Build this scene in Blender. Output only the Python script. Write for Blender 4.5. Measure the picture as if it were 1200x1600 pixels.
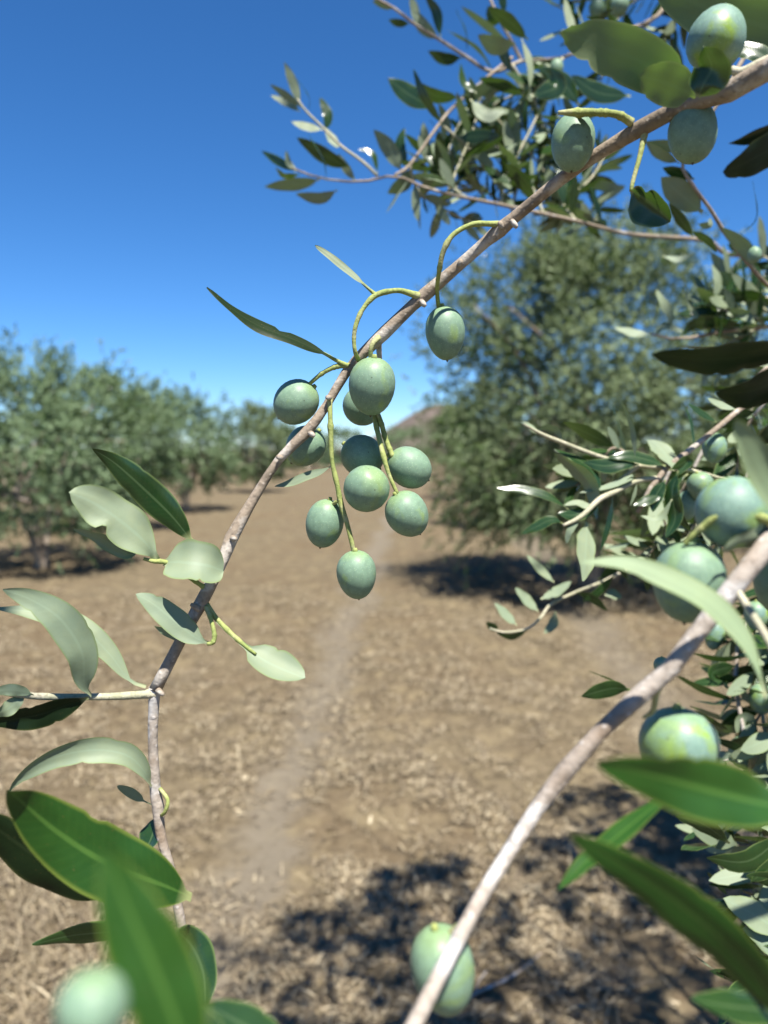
import bpy, math, random
import numpy as np
from mathutils import Vector, Matrix

scene = bpy.context.scene
for o in list(bpy.data.objects):
    bpy.data.objects.remove(o)

# ------------------------------------------------------------------ camera, sky, sun, exposure
F_PX = 1200.0                       # focal length in pixels of the 1200 x 1600 photograph
PITCH = math.radians(-4.76)
CAM = Vector((0, 0, 1.6))
FWD = Vector((0, math.cos(PITCH), math.sin(PITCH)))
UPV = Vector((0, -math.sin(PITCH), math.cos(PITCH)))
RGT = Vector((1, 0, 0))
cam_d = bpy.data.cameras.new('camera')
cam = bpy.data.objects.new('camera', cam_d)
scene.collection.objects.link(cam)
cam.location = CAM
cam.rotation_euler = (math.radians(90) + PITCH, 0, 0)
cam_d.sensor_fit = 'VERTICAL'
cam_d.sensor_height = 36
cam_d.sensor_width = 27
cam_d.lens = 36 * F_PX / 1600
cam_d.clip_start = 0.01
cam_d.clip_end = 5000
cam_d.dof.use_dof = True
cam_d.dof.focus_distance = 0.335
cam_d.dof.aperture_fstop = 9.0
scene.camera = cam

SUN = Vector((0.15, -0.40, 0.90)).normalized()      # towards the sun
world = bpy.data.worlds.new('World')
scene.world = world
world.use_nodes = True
wn = world.node_tree
bg = wn.nodes['Background']
sky = wn.nodes.new('ShaderNodeTexSky')
sky.sky_type = 'NISHITA'
sky.sun_disc = False
sky.sun_elevation = math.asin(SUN.z)
sky.sun_rotation = math.atan2(SUN.x, SUN.y)
sky.altitude = 2000
sky.air_density = 1.0
sky.dust_density = 0.0
sky.ozone_density = 10.0
hsv = wn.nodes.new('ShaderNodeHueSaturation')
hsv.inputs['Saturation'].default_value = 1.14
wn.links.new(sky.outputs[0], hsv.inputs['Color'])
wn.links.new(hsv.outputs[0], bg.inputs[0])
bg.inputs[1].default_value = 0.068
sun_d = bpy.data.lights.new('sun', 'SUN')
sun_d.energy = 5.0
sun_d.angle = math.radians(0.5)
sun_d.color = (1.0, 0.95, 0.87)
sun = bpy.data.objects.new('sun', sun_d)
scene.collection.objects.link(sun)
sun.rotation_euler = SUN.to_track_quat('Z', 'Y').to_euler()
sun.location = (3, -3, 8)
scene.view_settings.view_transform = 'Standard'
scene.view_settings.look = 'None'
scene.view_settings.exposure = 1.35
scene.view_settings.gamma = 1.0
scene.view_settings.use_curve_mapping = False
scene.render.engine = 'CYCLES'
scene.cycles.max_bounces = 6
scene.cycles.diffuse_bounces = 3
scene.cycles.transmission_bounces = 4
scene.cycles.use_denoising = True
scene.cycles.sample_clamp_direct = 4.0
scene.cycles.sample_clamp_indirect = 4.0

rng = random.Random(7)
COL = scene.collection


# ------------------------------------------------------------------ helpers
def P(x, y, d):
    """the point seen at pixel (x, y) of the photograph, d metres in front of the camera"""
    return CAM + FWD * d + RGT * ((x - 600) * d / F_PX) + UPV * (-(y - 800) * d / F_PX)


def nrand(n, seed):
    return np.random.default_rng(seed).random(n)


def vnoise(x, y, seed=0):
    """2-D value noise, -1..1"""
    x = np.asarray(x, float); y = np.asarray(y, float)
    xi = np.floor(x).astype(np.int64); yi = np.floor(y).astype(np.int64)
    fx = x - xi; fy = y - yi
    fx = fx * fx * (3 - 2 * fx); fy = fy * fy * (3 - 2 * fy)

    def h(a, b):
        n = (a * 374761393 + b * 668265263 + seed * 974634777) & 0x7fffffff
        n = ((n ^ (n >> 13)) * 1274126177) & 0x7fffffff
        n = n ^ (n >> 16)
        return (n & 0xffff) / 32767.5 - 1
    a = h(xi, yi); b = h(xi + 1, yi); c = h(xi, yi + 1); d = h(xi + 1, yi + 1)
    return (a * (1 - fx) + b * fx) * (1 - fy) + (c * (1 - fx) + d * fx) * fy


def link(name, me, parent=None, mat=None):
    o = bpy.data.objects.new(name, me)
    COL.objects.link(o)
    if mat is not None and me is not None and len(me.materials) == 0:
        me.materials.append(mat)
    if parent is not None:
        o.parent = parent
    return o


def tag(o, label, cat, group=None, kind=None):
    if label: o['label'] = label
    if cat: o['category'] = cat
    if group: o['group'] = group
    if kind: o['kind'] = kind
    return o


def thing(name, loc, label, cat, group=None):
    o = bpy.data.objects.new(name, None)
    o.empty_display_size = 0.02
    COL.objects.link(o)
    o.location = loc
    return tag(o, label, cat, group)


def np_mesh(name, verts, faces, smooth=False, attr=None, uv=None):
    """faces: (n,3) or (n,4) int array"""
    verts = np.asarray(verts, np.float32); faces = np.asarray(faces, np.int32)
    me = bpy.data.meshes.new(name)
    n, k = faces.shape
    me.vertices.add(len(verts)); me.vertices.foreach_set('co', verts.ravel())
    me.loops.add(n * k); me.loops.foreach_set('vertex_index', faces.ravel())
    me.polygons.add(n)
    me.polygons.foreach_set('loop_start', np.arange(0, n * k, k, dtype=np.int32))
    me.polygons.foreach_set('loop_total', np.full(n, k, np.int32))
    me.polygons.foreach_set('use_smooth', np.full(n, smooth))
    if attr is not None:
        a = me.attributes.new('rnd', 'FLOAT', 'FACE')
        a.data.foreach_set('value', np.asarray(attr, np.float32))
    if uv is not None:
        l = me.uv_layers.new(name='UVMap')
        l.data.foreach_set('uv', np.asarray(uv, np.float32)[faces.ravel()].ravel())
    me.update(calc_edges=True)
    return me


def catmull(pts, n):
    """resample a polyline smoothly; pts: list of tuples (any length), n samples"""
    p = np.array([list(q) for q in pts], float)
    if len(p) == 2:
        t = np.linspace(0, 1, n)[:, None]
        return p[0] * (1 - t) + p[1] * t
    q = np.vstack([2 * p[0] - p[1], p, 2 * p[-1] - p[-2]])
    seg = np.linalg.norm(np.diff(p[:, :3], axis=0), axis=1)
    cum = np.concatenate([[0], np.cumsum(seg)])
    s = np.linspace(0, cum[-1], n)
    i = np.clip(np.searchsorted(cum, s, side='right') - 1, 0, len(p) - 2)
    t = ((s - cum[i]) / np.maximum(seg[i], 1e-9))[:, None]
    a, b, c, d = q[i], q[i + 1], q[i + 2], q[i + 3]
    return 0.5 * (2 * b + (c - a) * t + (2 * a - 5 * b + 4 * c - d) * t * t + (3 * b - a - 3 * c + d) * t ** 3)


def tube_data(pts, radii, sides=10, bump=0.0, seed=0, cap=True):
    pts = np.asarray(pts, float); n = len(pts)
    radii = np.broadcast_to(np.asarray(radii, float), (n,))
    tan = np.gradient(pts, axis=0)
    tan /= np.linalg.norm(tan, axis=1)[:, None] + 1e-12
    nrm = np.zeros_like(pts)
    ref = np.array([0.3, 0.9, 0.2]) if abs(tan[0] @ np.array([0.3, 0.9, 0.2])) < 0.85 else np.array([1, 0, 0.])
    v = ref - tan[0] * (ref @ tan[0]); nrm[0] = v / np.linalg.norm(v)
    for i in range(1, n):
        v = nrm[i - 1] - tan[i] * (nrm[i - 1] @ tan[i]); nrm[i] = v / (np.linalg.norm(v) + 1e-12)
    bi = np.cross(tan, nrm)
    ang = np.linspace(0, 2 * math.pi, sides, endpoint=False)
    r = radii[:, None] * np.ones((1, sides))
    if bump:
        L = np.concatenate([[0], np.cumsum(np.linalg.norm(np.diff(pts, axis=0), axis=1))])
        u = L[:, None] / (radii.mean() * 3) + 0 * ang[None]
        w = ang[None] * 1.3 + 0 * L[:, None]
        k = vnoise(u, np.cos(w) * 1.7 + 5, seed) * .6 + vnoise(u * 3.1, np.sin(w) * 3 + 9, seed + 3) * .4
        r = r * (1 + bump * k)
    vs = pts[:, None] + r[..., None] * (np.cos(ang)[None, :, None] * nrm[:, None] + np.sin(ang)[None, :, None] * bi[:, None])
    vs = vs.reshape(-1, 3)
    i = np.arange(n - 1)[:, None] * sides; j = np.arange(sides)[None]; j2 = (j + 1) % sides
    f = np.stack([i + j, i + j2, i + sides + j2, i + sides + j], -1).reshape(-1, 4)
    if cap:
        b = len(vs)
        vs = np.vstack([vs, pts[0], pts[-1]])
        c0 = np.stack([np.full(sides, b), (j2[0]), j[0], np.full(sides, b)], -1)
        c1 = np.stack([np.full(sides, b + 1), (n - 1) * sides + j[0], (n - 1) * sides + j2[0], np.full(sides, b + 1)], -1)
        f3 = np.vstack([c0, c1])[:, :3]
        return vs, f, f3
    return vs, f, np.zeros((0, 3), int)


def mesh_of(name, vs, quads, tris, smooth=True):
    me = bpy.data.meshes.new(name)
    me.from_pydata([tuple(v) for v in vs], [], [tuple(int(k) for k in q) for q in quads] + [tuple(int(k) for k in q) for q in tris])
    me.polygons.foreach_set('use_smooth', [smooth] * len(me.polygons))
    me.update()
    return me


def tube(name, wpts, radii, mat, parent, sides=10, bump=0.0, seed=0, n=None, knots=()):
    """wpts: world points; radii: one per point.  The object's origin sits at its first point."""
    k = n or max(8, 6 * len(wpts))
    rr = list(radii) if hasattr(radii, '__len__') else [radii] * len(wpts)
    c = catmull([(*p, r) for p, r in zip(wpts, rr)], k)
    pts, r = c[:, :3], np.maximum(c[:, 3], min(rr) * .6)
    for (t, amp, wd) in knots:                       # swollen leaf nodes
        r = r * (1 + amp * np.exp(-((np.linspace(0, 1, k) - t) / wd) ** 2))
    org = pts[0].copy()
    vs, q, t3 = tube_data(pts - org, r, sides, bump, seed)
    o = link(name, mesh_of(name, vs, q, t3), parent, mat)
    o.location = Vector(org) - (parent.location if parent is not None and parent.parent is None else
                                (parent.location + parent.parent.location if parent is not None else Vector((0, 0, 0))))
    return o


def worldloc(o):
    v = o.location.copy()
    while o.parent is not None:
        o = o.parent; v += o.location
    return v


# ------------------------------------------------------------------ materials
def new_mat(name):
    m = bpy.data.materials.new(name); m.use_nodes = True
    nt = m.node_tree; nt.nodes.clear()
    return m, nt, nt.nodes, nt.links


def N(nodes, t, **kw):
    n = nodes.new(t)
    for k, v in kw.items():
        setattr(n, k, v)
    return n


def ramp(nodes, stops, interp='LINEAR'):
    r = nodes.new('ShaderNodeValToRGB'); cr = r.color_ramp; cr.interpolation = interp
    while len(cr.elements) < len(stops): cr.elements.new(0.5)
    for e, (p, c) in zip(cr.elements, stops):
        e.position = p; e.color = (*c, 1) if len(c) == 3 else c
    return r


def mix(nodes, links, a, b, fac, mode='MIX'):
    m = nodes.new('ShaderNodeMix'); m.data_type = 'RGBA'; m.blend_type = mode
    for sock, v in ((m.inputs[0], fac), (m.inputs[6], a), (m.inputs[7], b)):
        if isinstance(v, (int, float)): sock.default_value = v
        elif isinstance(v, tuple): sock.default_value = (*v, 1)
        else: links.new(v, sock)
    return m.outputs[2]


def math_n(nodes, links, op, a, b=None, c=None, clamp=False):
    m = nodes.new('ShaderNodeMath'); m.operation = op; m.use_clamp = clamp
    for i, v in enumerate((a, b, c)):
        if v is None: continue
        if isinstance(v, (int, float)): m.inputs[i].default_value = v
        else: links.new(v, m.inputs[i])
    return m.outputs[0]


def mapr(nodes, links, v, a, b, c=0., d=1.):
    m = nodes.new('ShaderNodeMapRange'); links.new(v, m.inputs[0])
    for i, k in enumerate((a, b, c, d)): m.inputs[i + 1].default_value = k
    return m.outputs[0]


def leaf_material(name, top, top2, under, under2, rib, margin, trans=0.3, gloss=0.32, spec=.5):
    """one blade: a dark glossy upper face and a pale felted lower face; ribs and margin follow the leaf's own UV"""
    m, nt, nd, lk = new_mat(name)
    out = N(nd, 'ShaderNodeOutputMaterial')
    uv = N(nd, 'ShaderNodeUVMap'); uv.uv_map = 'UVMap'
    sep = N(nd, 'ShaderNodeSeparateXYZ'); lk.new(uv.outputs[0], sep.inputs[0])
    obi = N(nd, 'ShaderNodeObjectInfo')
    au = math_n(nd, lk, 'ABSOLUTE', math_n(nd, lk, 'MULTIPLY_ADD', sep.outputs[0], 2., -1.))
    geo = N(nd, 'ShaderNodeNewGeometry')
    tc = N(nd, 'ShaderNodeTexCoord')
    mp = N(nd, 'ShaderNodeVectorMath', operation='ADD')
    lk.new(tc.outputs['Object'], mp.inputs[0])
    sc = N(nd, 'ShaderNodeVectorMath', operation='SCALE'); sc.inputs[0].default_value = (3, 7, 5)
    lk.new(obi.outputs['Random'], sc.inputs['Scale']); lk.new(sc.outputs[0], mp.inputs[1])
    n1 = N(nd, 'ShaderNodeTexNoise'); n1.inputs['Scale'].default_value = 160; n1.inputs['Detail'].default_value = 3
    lk.new(mp.outputs[0], n1.inputs['Vector'])
    n2 = N(nd, 'ShaderNodeTexNoise'); n2.inputs['Scale'].default_value = 1500; n2.inputs['Detail'].default_value = 2
    lk.new(mp.outputs[0], n2.inputs['Vector'])
    blot = mapr(nd, lk, n1.outputs['Fac'], .35, .7)
    rf = math_n(nd, lk, 'MULTIPLY', obi.outputs['Random'], .55)
    fac = math_n(nd, lk, 'MULTIPLY_ADD', blot, .45, rf, clamp=True)
    ct = mix(nd, lk, top, top2, fac)
    cu = mix(nd, lk, under, under2, fac)
    # side veins: faint, running forward from the midrib
    vv = math_n(nd, lk, 'MULTIPLY_ADD', au, -2.2, math_n(nd, lk, 'MULTIPLY', sep.outputs[1], 24.))
    vs = math_n(nd, lk, 'POWER', math_n(nd, lk, 'ABSOLUTE', math_n(nd, lk, 'SINE', math_n(nd, lk, 'MULTIPLY', vv, 3.14159))), 8.)
    vfac = math_n(nd, lk, 'MULTIPLY', vs, .05)
    ct = mix(nd, lk, ct, rib, vfac)
    ribf = math_n(nd, lk, 'MULTIPLY', mapr(nd, lk, au, .05, .10, 1, 0), .75)
    ct = mix(nd, lk, ct, rib, ribf)
    cu = mix(nd, lk, cu, tuple(min(1, c * 1.25) for c in under), math_n(nd, lk, 'MULTIPLY', ribf, .7))
    mf = math_n(nd, lk, 'MULTIPLY', mapr(nd, lk, au, .86, .97, 0, 1), .65)
    ct = mix(nd, lk, ct, margin, mf); cu = mix(nd, lk, cu, margin, mf)
    # the narrow stalk at the base is yellowish on both faces
    pf = mapr(nd, lk, sep.outputs[1], .02, .09, .6, 0)
    ct = mix(nd, lk, ct, (0.36, 0.38, 0.17), pf); cu = mix(nd, lk, cu, (0.40, 0.41, 0.22), pf)
    # small brown flecks
    fl = mapr(nd, lk, n2.outputs['Fac'], .70, .74)
    ct = mix(nd, lk, ct, (0.12, 0.08, 0.03), math_n(nd, lk, 'MULTIPLY', fl, .5))
    cu = mix(nd, lk, cu, (0.2, 0.15, 0.08), math_n(nd, lk, 'MULTIPLY', fl, .35))
    col = mix(nd, lk, ct, cu, geo.outputs['Backfacing'])
    rough = mapr(nd, lk, geo.outputs['Backfacing'], 0, 1, gloss, .62)
    bmp = N(nd, 'ShaderNodeBump'); bmp.inputs['Strength'].default_value = .25; bmp.inputs['Distance'].default_value = .0004
    hh = math_n(nd, lk, 'MULTIPLY_ADD', n1.outputs['Fac'], 1.2, math_n(nd, lk, 'MULTIPLY', vs, -.06))
    lk.new(hh, bmp.inputs['Height'])
    pb = N(nd, 'ShaderNodeBsdfPrincipled')
    lk.new(col, pb.inputs['Base Color']); lk.new(rough, pb.inputs['Roughness']); lk.new(bmp.outputs[0], pb.inputs['Normal'])
    pb.inputs['Specular IOR Level'].default_value = spec
    tr = N(nd, 'ShaderNodeBsdfTranslucent')
    tcol = mix(nd, lk, top2, (0.20, 0.38, 0.05), .6)
    lk.new(tcol, tr.inputs['Color'])
    mx = N(nd, 'ShaderNodeMixShader'); mx.inputs[0].default_value = trans
    lk.new(pb.outputs[0], mx.inputs[1]); lk.new(tr.outputs[0], mx.inputs[2])
    lk.new(mx.outputs[0], out.inputs[0])
    return m


M_LEAF = leaf_material('olive_leaf', (0.009, 0.030, 0.009), (0.020, 0.050, 0.011), (0.150, 0.198, 0.132), (0.185, 0.222, 0.130),
                       (0.055, 0.095, 0.038), (0.14, 0.19, 0.06), .11, .26)
M_LEAF_FRESH = leaf_material('olive_leaf_fresh', (0.011, 0.046, 0.006), (0.019, 0.064, 0.008), (0.17, 0.23, 0.13), (0.20, 0.255, 0.135),
                             (0.055, 0.125, 0.022), (0.14, 0.18, 0.03), .07, .40, .32)
M_LEAF_THIN = leaf_material('olive_leaf_thin', (0.02, 0.05, 0.012), (0.035, 0.075, 0.016), (0.125, 0.165, 0.085), (0.15, 0.185, 0.085),
                            (0.07, 0.12, 0.04), (0.30, 0.32, 0.16), .34)
M_LEAF_SHADED = leaf_material('olive_leaf_shaded', (0.007, 0.016, 0.006), (0.011, 0.022, 0.007), (0.15, 0.19, 0.13), (0.18, 0.21, 0.13),
                            (0.018, 0.03, 0.012), (0.05, 0.06, 0.018), .01, .42, .12)  # darker copy of the leaf, shade painted into its colours


def crown_material(name, top, top2, under, trans=.2):
    m, nt, nd, lk = new_mat(name)
    out = N(nd, 'ShaderNodeOutputMaterial')
    at = N(nd, 'ShaderNodeAttribute'); at.attribute_name = 'rnd'
    geo = N(nd, 'ShaderNodeNewGeometry')
    ct = mix(nd, lk, top, top2, at.outputs['Fac'])
    cu = mix(nd, lk, under, tuple(c * .75 for c in under), at.outputs['Fac'])
    col = mix(nd, lk, ct, cu, geo.outputs['Backfacing'])
    pb = N(nd, 'ShaderNodeBsdfPrincipled'); lk.new(col, pb.inputs['Base Color'])
    lk.new(mapr(nd, lk, geo.outputs['Backfacing'], 0, 1, .28, .6), pb.inputs['Roughness'])
    pb.inputs['Specular IOR Level'].default_value = .3
    tr = N(nd, 'ShaderNodeBsdfTranslucent'); lk.new(mix(nd, lk, ct, (0.20, 0.27, 0.05), .5), tr.inputs['Color'])
    mx = N(nd, 'ShaderNodeMixShader'); mx.inputs[0].default_value = trans
    lk.new(pb.outputs[0], mx.inputs[1]); lk.new(tr.outputs[0], mx.inputs[2]); lk.new(mx.outputs[0], out.inputs[0])
    return m


M_CROWN = crown_material('olive_crown', (0.024, 0.060, 0.013), (0.088, 0.140, 0.032), (0.165, 0.215, 0.105), .2)
M_CROWN_PALE = crown_material('olive_crown_pale', (0.030, 0.074, 0.022), (0.086, 0.145, 0.044), (0.160, 0.230, 0.120), .2)


def bark_material(name, a, b, c, scale):
    m, nt, nd, lk = new_mat(name)
    out = N(nd, 'ShaderNodeOutputMaterial'); pb = N(nd, 'ShaderNodeBsdfPrincipled')
    tc = N(nd, 'ShaderNodeTexCoord')
    n1 = N(nd, 'ShaderNodeTexNoise'); n1.inputs['Scale'].default_value = scale; n1.inputs['Detail'].default_value = 5
    n2 = N(nd, 'ShaderNodeTexNoise'); n2.inputs['Scale'].default_value = scale * 9; n2.inputs['Detail'].default_value = 4
    vo = N(nd, 'ShaderNodeTexVoronoi'); vo.inputs['Scale'].default_value = scale * 6
    for k in (n1, n2, vo): lk.new(tc.outputs['Object'], k.inputs['Vector'])
    r = ramp(nd, [(.32, a), (.46, b), (.53, b), (.60, c), (.72, c), (.80, b)]); lk.new(n1.outputs['Fac'], r.inputs[0])
    col = mix(nd, lk, r.outputs[0], tuple(x * .45 for x in a), math_n(nd, lk, 'MULTIPLY', mapr(nd, lk, n2.outputs['Fac'], .5, .72), .55))
    sp = mapr(nd, lk, vo.outputs['Distance'], .12, .22, 1, 0)
    col = mix(nd, lk, col, tuple(min(.8, x * 1.5) for x in c), math_n(nd, lk, 'MULTIPLY', sp, .28))
    lk.new(col, pb.inputs['Base Color']); pb.inputs['Roughness'].default_value = .75
    pb.inputs['Specular IOR Level'].default_value = .3
    bmp = N(nd, 'ShaderNodeBump'); bmp.inputs['Strength'].default_value = .6; bmp.inputs['Distance'].default_value = .045 / scale
    lk.new(math_n(nd, lk, 'MULTIPLY_ADD', sp, .12, n2.outputs['Fac']), bmp.inputs['Height']); lk.new(bmp.outputs[0], pb.inputs['Normal'])
    lk.new(pb.outputs[0], out.inputs[0])
    return m


M_BARK = bark_material('twig_bark', (0.165, 0.132, 0.097), (0.245, 0.197, 0.147), (0.38, 0.345, 0.30), 55)
M_BARK_PALE = bark_material('pale_twig_bark', (0.225, 0.172, 0.125), (0.31, 0.27, 0.23), (0.45, 0.435, 0.415), 38)
M_SHOOT = bark_material('green_shoot', (0.26, 0.26, 0.16), (0.33, 0.32, 0.22), (0.40, 0.37, 0.27), 90)
M_STALK = bark_material('fruit_stalk', (0.17, 0.215, 0.06), (0.25, 0.285, 0.09), (0.33, 0.33, 0.16), 90)
M_TRUNK = bark_material('trunk_bark', (0.16, 0.13, 0.10), (0.22, 0.18, 0.14), (0.30, 0.26, 0.21), 6)


def olive_material(name, bloom, bare, bare_amount):
    """waxy bloom over a yellow-green skin, with pale lenticels"""
    m, nt, nd, lk = new_mat(name)
    out = N(nd, 'ShaderNodeOutputMaterial'); pb = N(nd, 'ShaderNodeBsdfPrincipled')
    tc = N(nd, 'ShaderNodeTexCoord'); obi = N(nd, 'ShaderNodeObjectInfo')
    sc = N(nd, 'ShaderNodeVectorMath', operation='SCALE'); sc.inputs[0].default_value = (1.3, 2.7, 1.9)
    lk.new(obi.outputs['Random'], sc.inputs['Scale'])
    ad = N(nd, 'ShaderNodeVectorMath', operation='ADD'); lk.new(tc.outputs['Object'], ad.inputs[0]); lk.new(sc.outputs[0], ad.inputs[1])
    n1 = N(nd, 'ShaderNodeTexNoise'); n1.inputs['Scale'].default_value = 85; n1.inputs['Detail'].default_value = 4; n1.inputs['Distortion'].default_value = .6
    n2 = N(nd, 'ShaderNodeTexNoise'); n2.inputs['Scale'].default_value = 420; n2.inputs['Detail'].default_value = 3
    vo = N(nd, 'ShaderNodeTexVoronoi'); vo.inputs['Scale'].default_value = 1150; vo.inputs['Randomness'].default_value = .9
    for k in (n1, n2, vo): lk.new(ad.outputs[0], k.inputs['Vector'])
    f = mapr(nd, lk, n1.outputs['Fac'], .56 - bare_amount, .78 - bare_amount)
    c = mix(nd, lk, bloom, tuple(x * .80 for x in bloom), mapr(nd, lk, n2.outputs['Fac'], .35, .7))
    sg = N(nd, 'ShaderNodeSeparateXYZ'); lk.new(tc.outputs['Generated'], sg.inputs[0])
    fl = math_n(nd, lk, 'MULTIPLY', mapr(nd, lk, math_n(nd, lk, 'MULTIPLY_ADD', n1.outputs['Fac'], .35, sg.outputs[2]), .98, 1.22), .45)
    f = math_n(nd, lk, 'MAXIMUM', f, fl)
    c = mix(nd, lk, c, bare, f)
    sp = mapr(nd, lk, vo.outputs['Distance'], .12, .26, 1, 0)
    c = mix(nd, lk, c, (0.42, 0.52, 0.34), math_n(nd, lk, 'MULTIPLY', sp, .36))
    v2 = N(nd, 'ShaderNodeTexVoronoi'); v2.inputs['Scale'].default_value = 210; lk.new(ad.outputs[0], v2.inputs['Vector'])
    c = mix(nd, lk, c, (0.05, 0.055, 0.03), math_n(nd, lk, 'MULTIPLY', mapr(nd, lk, v2.outputs['Distance'], .05, .085, 1, 0), .7))
    lk.new(c, pb.inputs['Base Color'])
    lk.new(mapr(nd, lk, f, 0, 1, .52, .30), pb.inputs['Roughness'])
    pb.inputs['Specular IOR Level'].default_value = .35
    pb.inputs['Subsurface Weight'].default_value = .05
    pb.inputs['Subsurface Radius'].default_value = (.6, 1., .3)
    pb.inputs['Subsurface Scale'].default_value = .002
    bmp = N(nd, 'ShaderNodeBump'); bmp.inputs['Strength'].default_value = .12; bmp.inputs['Distance'].default_value = .0006
    lk.new(n2.outputs['Fac'], bmp.inputs['Height']); lk.new(bmp.outputs[0], pb.inputs['Normal'])
    lk.new(pb.outputs[0], out.inputs[0])
    return m


M_OLIVE = olive_material('olive_skin', (0.158, 0.248, 0.168), (0.21, 0.30, 0.075), -.02)
M_OLIVE_BARE = olive_material('olive_skin_rubbed', (0.150, 0.245, 0.195), (0.21, 0.31, 0.025), .07)
M_TIP = bark_material('olive_tip', (0.06, 0.045, 0.03), (0.09, 0.07, 0.04), (0.12, 0.09, 0.06), 200)


# ------------------------------------------------------------------ ground
def track1(y): return -0.63 + 0.045 * y
def track2(y): return 1.30 + 0.085 * y


def gheight(x, y):
    h = vnoise(x * .35, y * .35, 1) * .05 + vnoise(x * 1.1, y * 1.1, 2) * .025
    r = np.clip(1.5 - np.hypot(x - 0.2, y - 4) / 25, 0, 1)
    c = vnoise(x * 4.5, y * 4.5, 3) * .015 + np.abs(vnoise(x * 9, y * 9, 4)) * .028 + np.abs(vnoise(x * 22, y * 22, 5)) * .015
    t = np.minimum(np.abs(x - track1(y)), np.abs(x - track2(y)))
    s = 1 - .75 * np.exp(-(t / .17) ** 2)
    h = h * .6 + c * r * s - .02 * np.exp(-(t / .2) ** 2)
    return h


xs = np.concatenate([-np.geomspace(600, 5.03, 60), np.arange(-5, 6.001, .03), np.geomspace(6.05, 600, 60)])
ys = np.concatenate([-np.geomspace(300, 1.05, 30), np.arange(-1, 1.2, .1), np.arange(1.25, 8, .028), np.geomspace(8.05, 1500, 130)])
X, Y = np.meshgrid(xs, ys)
Z = gheight(X, Y)
gv = np.stack([X, Y, Z], -1).reshape(-1, 3)
nx, ny = len(xs), len(ys)
i = np.arange(ny - 1)[:, None] * nx + np.arange(nx - 1)[None]
gf = np.stack([i, i + 1, i + nx + 1, i + nx], -1).reshape(-1, 4)

m, nt, nd, lk = new_mat('dry_orchard_soil')
out = N(nd, 'ShaderNodeOutputMaterial'); pb = N(nd, 'ShaderNodeBsdfPrincipled')
tc = N(nd, 'ShaderNodeTexCoord'); sp3 = N(nd, 'ShaderNodeSeparateXYZ'); lk.new(tc.outputs['Object'], sp3.inputs[0])


def noise_n(scale, detail=4, rough=.55, src=None):
    n = N(nd, 'ShaderNodeTexNoise'); n.inputs['Scale'].default_value = scale; n.inputs['Detail'].default_value = detail
    n.inputs['Roughness'].default_value = rough
    lk.new(src or tc.outputs['Object'], n.inputs['Vector'])
    return n.outputs['Fac']


big = noise_n(.55, 5); mid = noise_n(5.0, 6, .65); fine = noise_n(22, 5, .7); grit = noise_n(140, 3, .6)
r1 = ramp(nd, [(.36, (0.082, 0.064, 0.040)), (.5, (0.121, 0.096, 0.059)), (.7, (0.173, 0.139, 0.090))]); lk.new(fine, r1.inputs[0])
c = r1.outputs[0]
c = mix(nd, lk, c, (0.106, 0.074, 0.043), math_n(nd, lk, 'MULTIPLY', mapr(nd, lk, big, .42, .65), .55))
c = mix(nd, lk, c, (0.181, 0.145, 0.086), math_n(nd, lk, 'MULTIPLY', mapr(nd, lk, mid, .5, .62), .75))
c = mix(nd, lk, c, (0.060, 0.046, 0.031), math_n(nd, lk, 'MULTIPLY', mapr(nd, lk, grit, .52, .7), .45))


def track_mask(a, b, w):
    t = math_n(nd, lk, 'MULTIPLY_ADD', sp3.outputs[1], -b, math_n(nd, lk, 'SUBTRACT', sp3.outputs[0], a))
    t = math_n(nd, lk, 'ABSOLUTE', math_n(nd, lk, 'ADD', t, math_n(nd, lk, 'MULTIPLY_ADD', mid, .5, math_n(nd, lk, 'MULTIPLY_ADD', big, .9, -.70))))
    return mapr(nd, lk, t, w * .35, w * 1.2, 1, 0)


tm = math_n(nd, lk, 'MAXIMUM', math_n(nd, lk, 'MULTIPLY', track_mask(-.63, .045, .20), .75),
            math_n(nd, lk, 'MULTIPLY', track_mask(1.30, .085, .30), .6))
tm = math_n(nd, lk, 'MULTIPLY', tm, mapr(nd, lk, fine, .3, .6, .55, 1))
dust = mix(nd, lk, (0.176, 0.156, 0.122), (0.138, 0.119, 0.092), mapr(nd, lk, fine, .35, .65))
c = mix(nd, lk, c, dust, tm)
lk.new(c, pb.inputs['Base Color']); pb.inputs['Roughness'].default_value = .95; pb.inputs['Specular IOR Level'].default_value = .1
bmp = N(nd, 'ShaderNodeBump'); bmp.inputs['Strength'].default_value = .8; bmp.inputs['Distance'].default_value = .02
lk.new(math_n(nd, lk, 'MULTIPLY_ADD', grit, .35, fine), bmp.inputs['Height']); lk.new(bmp.outputs[0], pb.inputs['Normal'])
lk.new(pb.outputs[0], out.inputs[0])
M_SOIL = m
ground = link('ground', np_mesh('ground', gv, gf, True), None, M_SOIL)
tag(ground, 'dry brown orchard soil with two dusty wheel tracks', None, None, 'structure')

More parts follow.
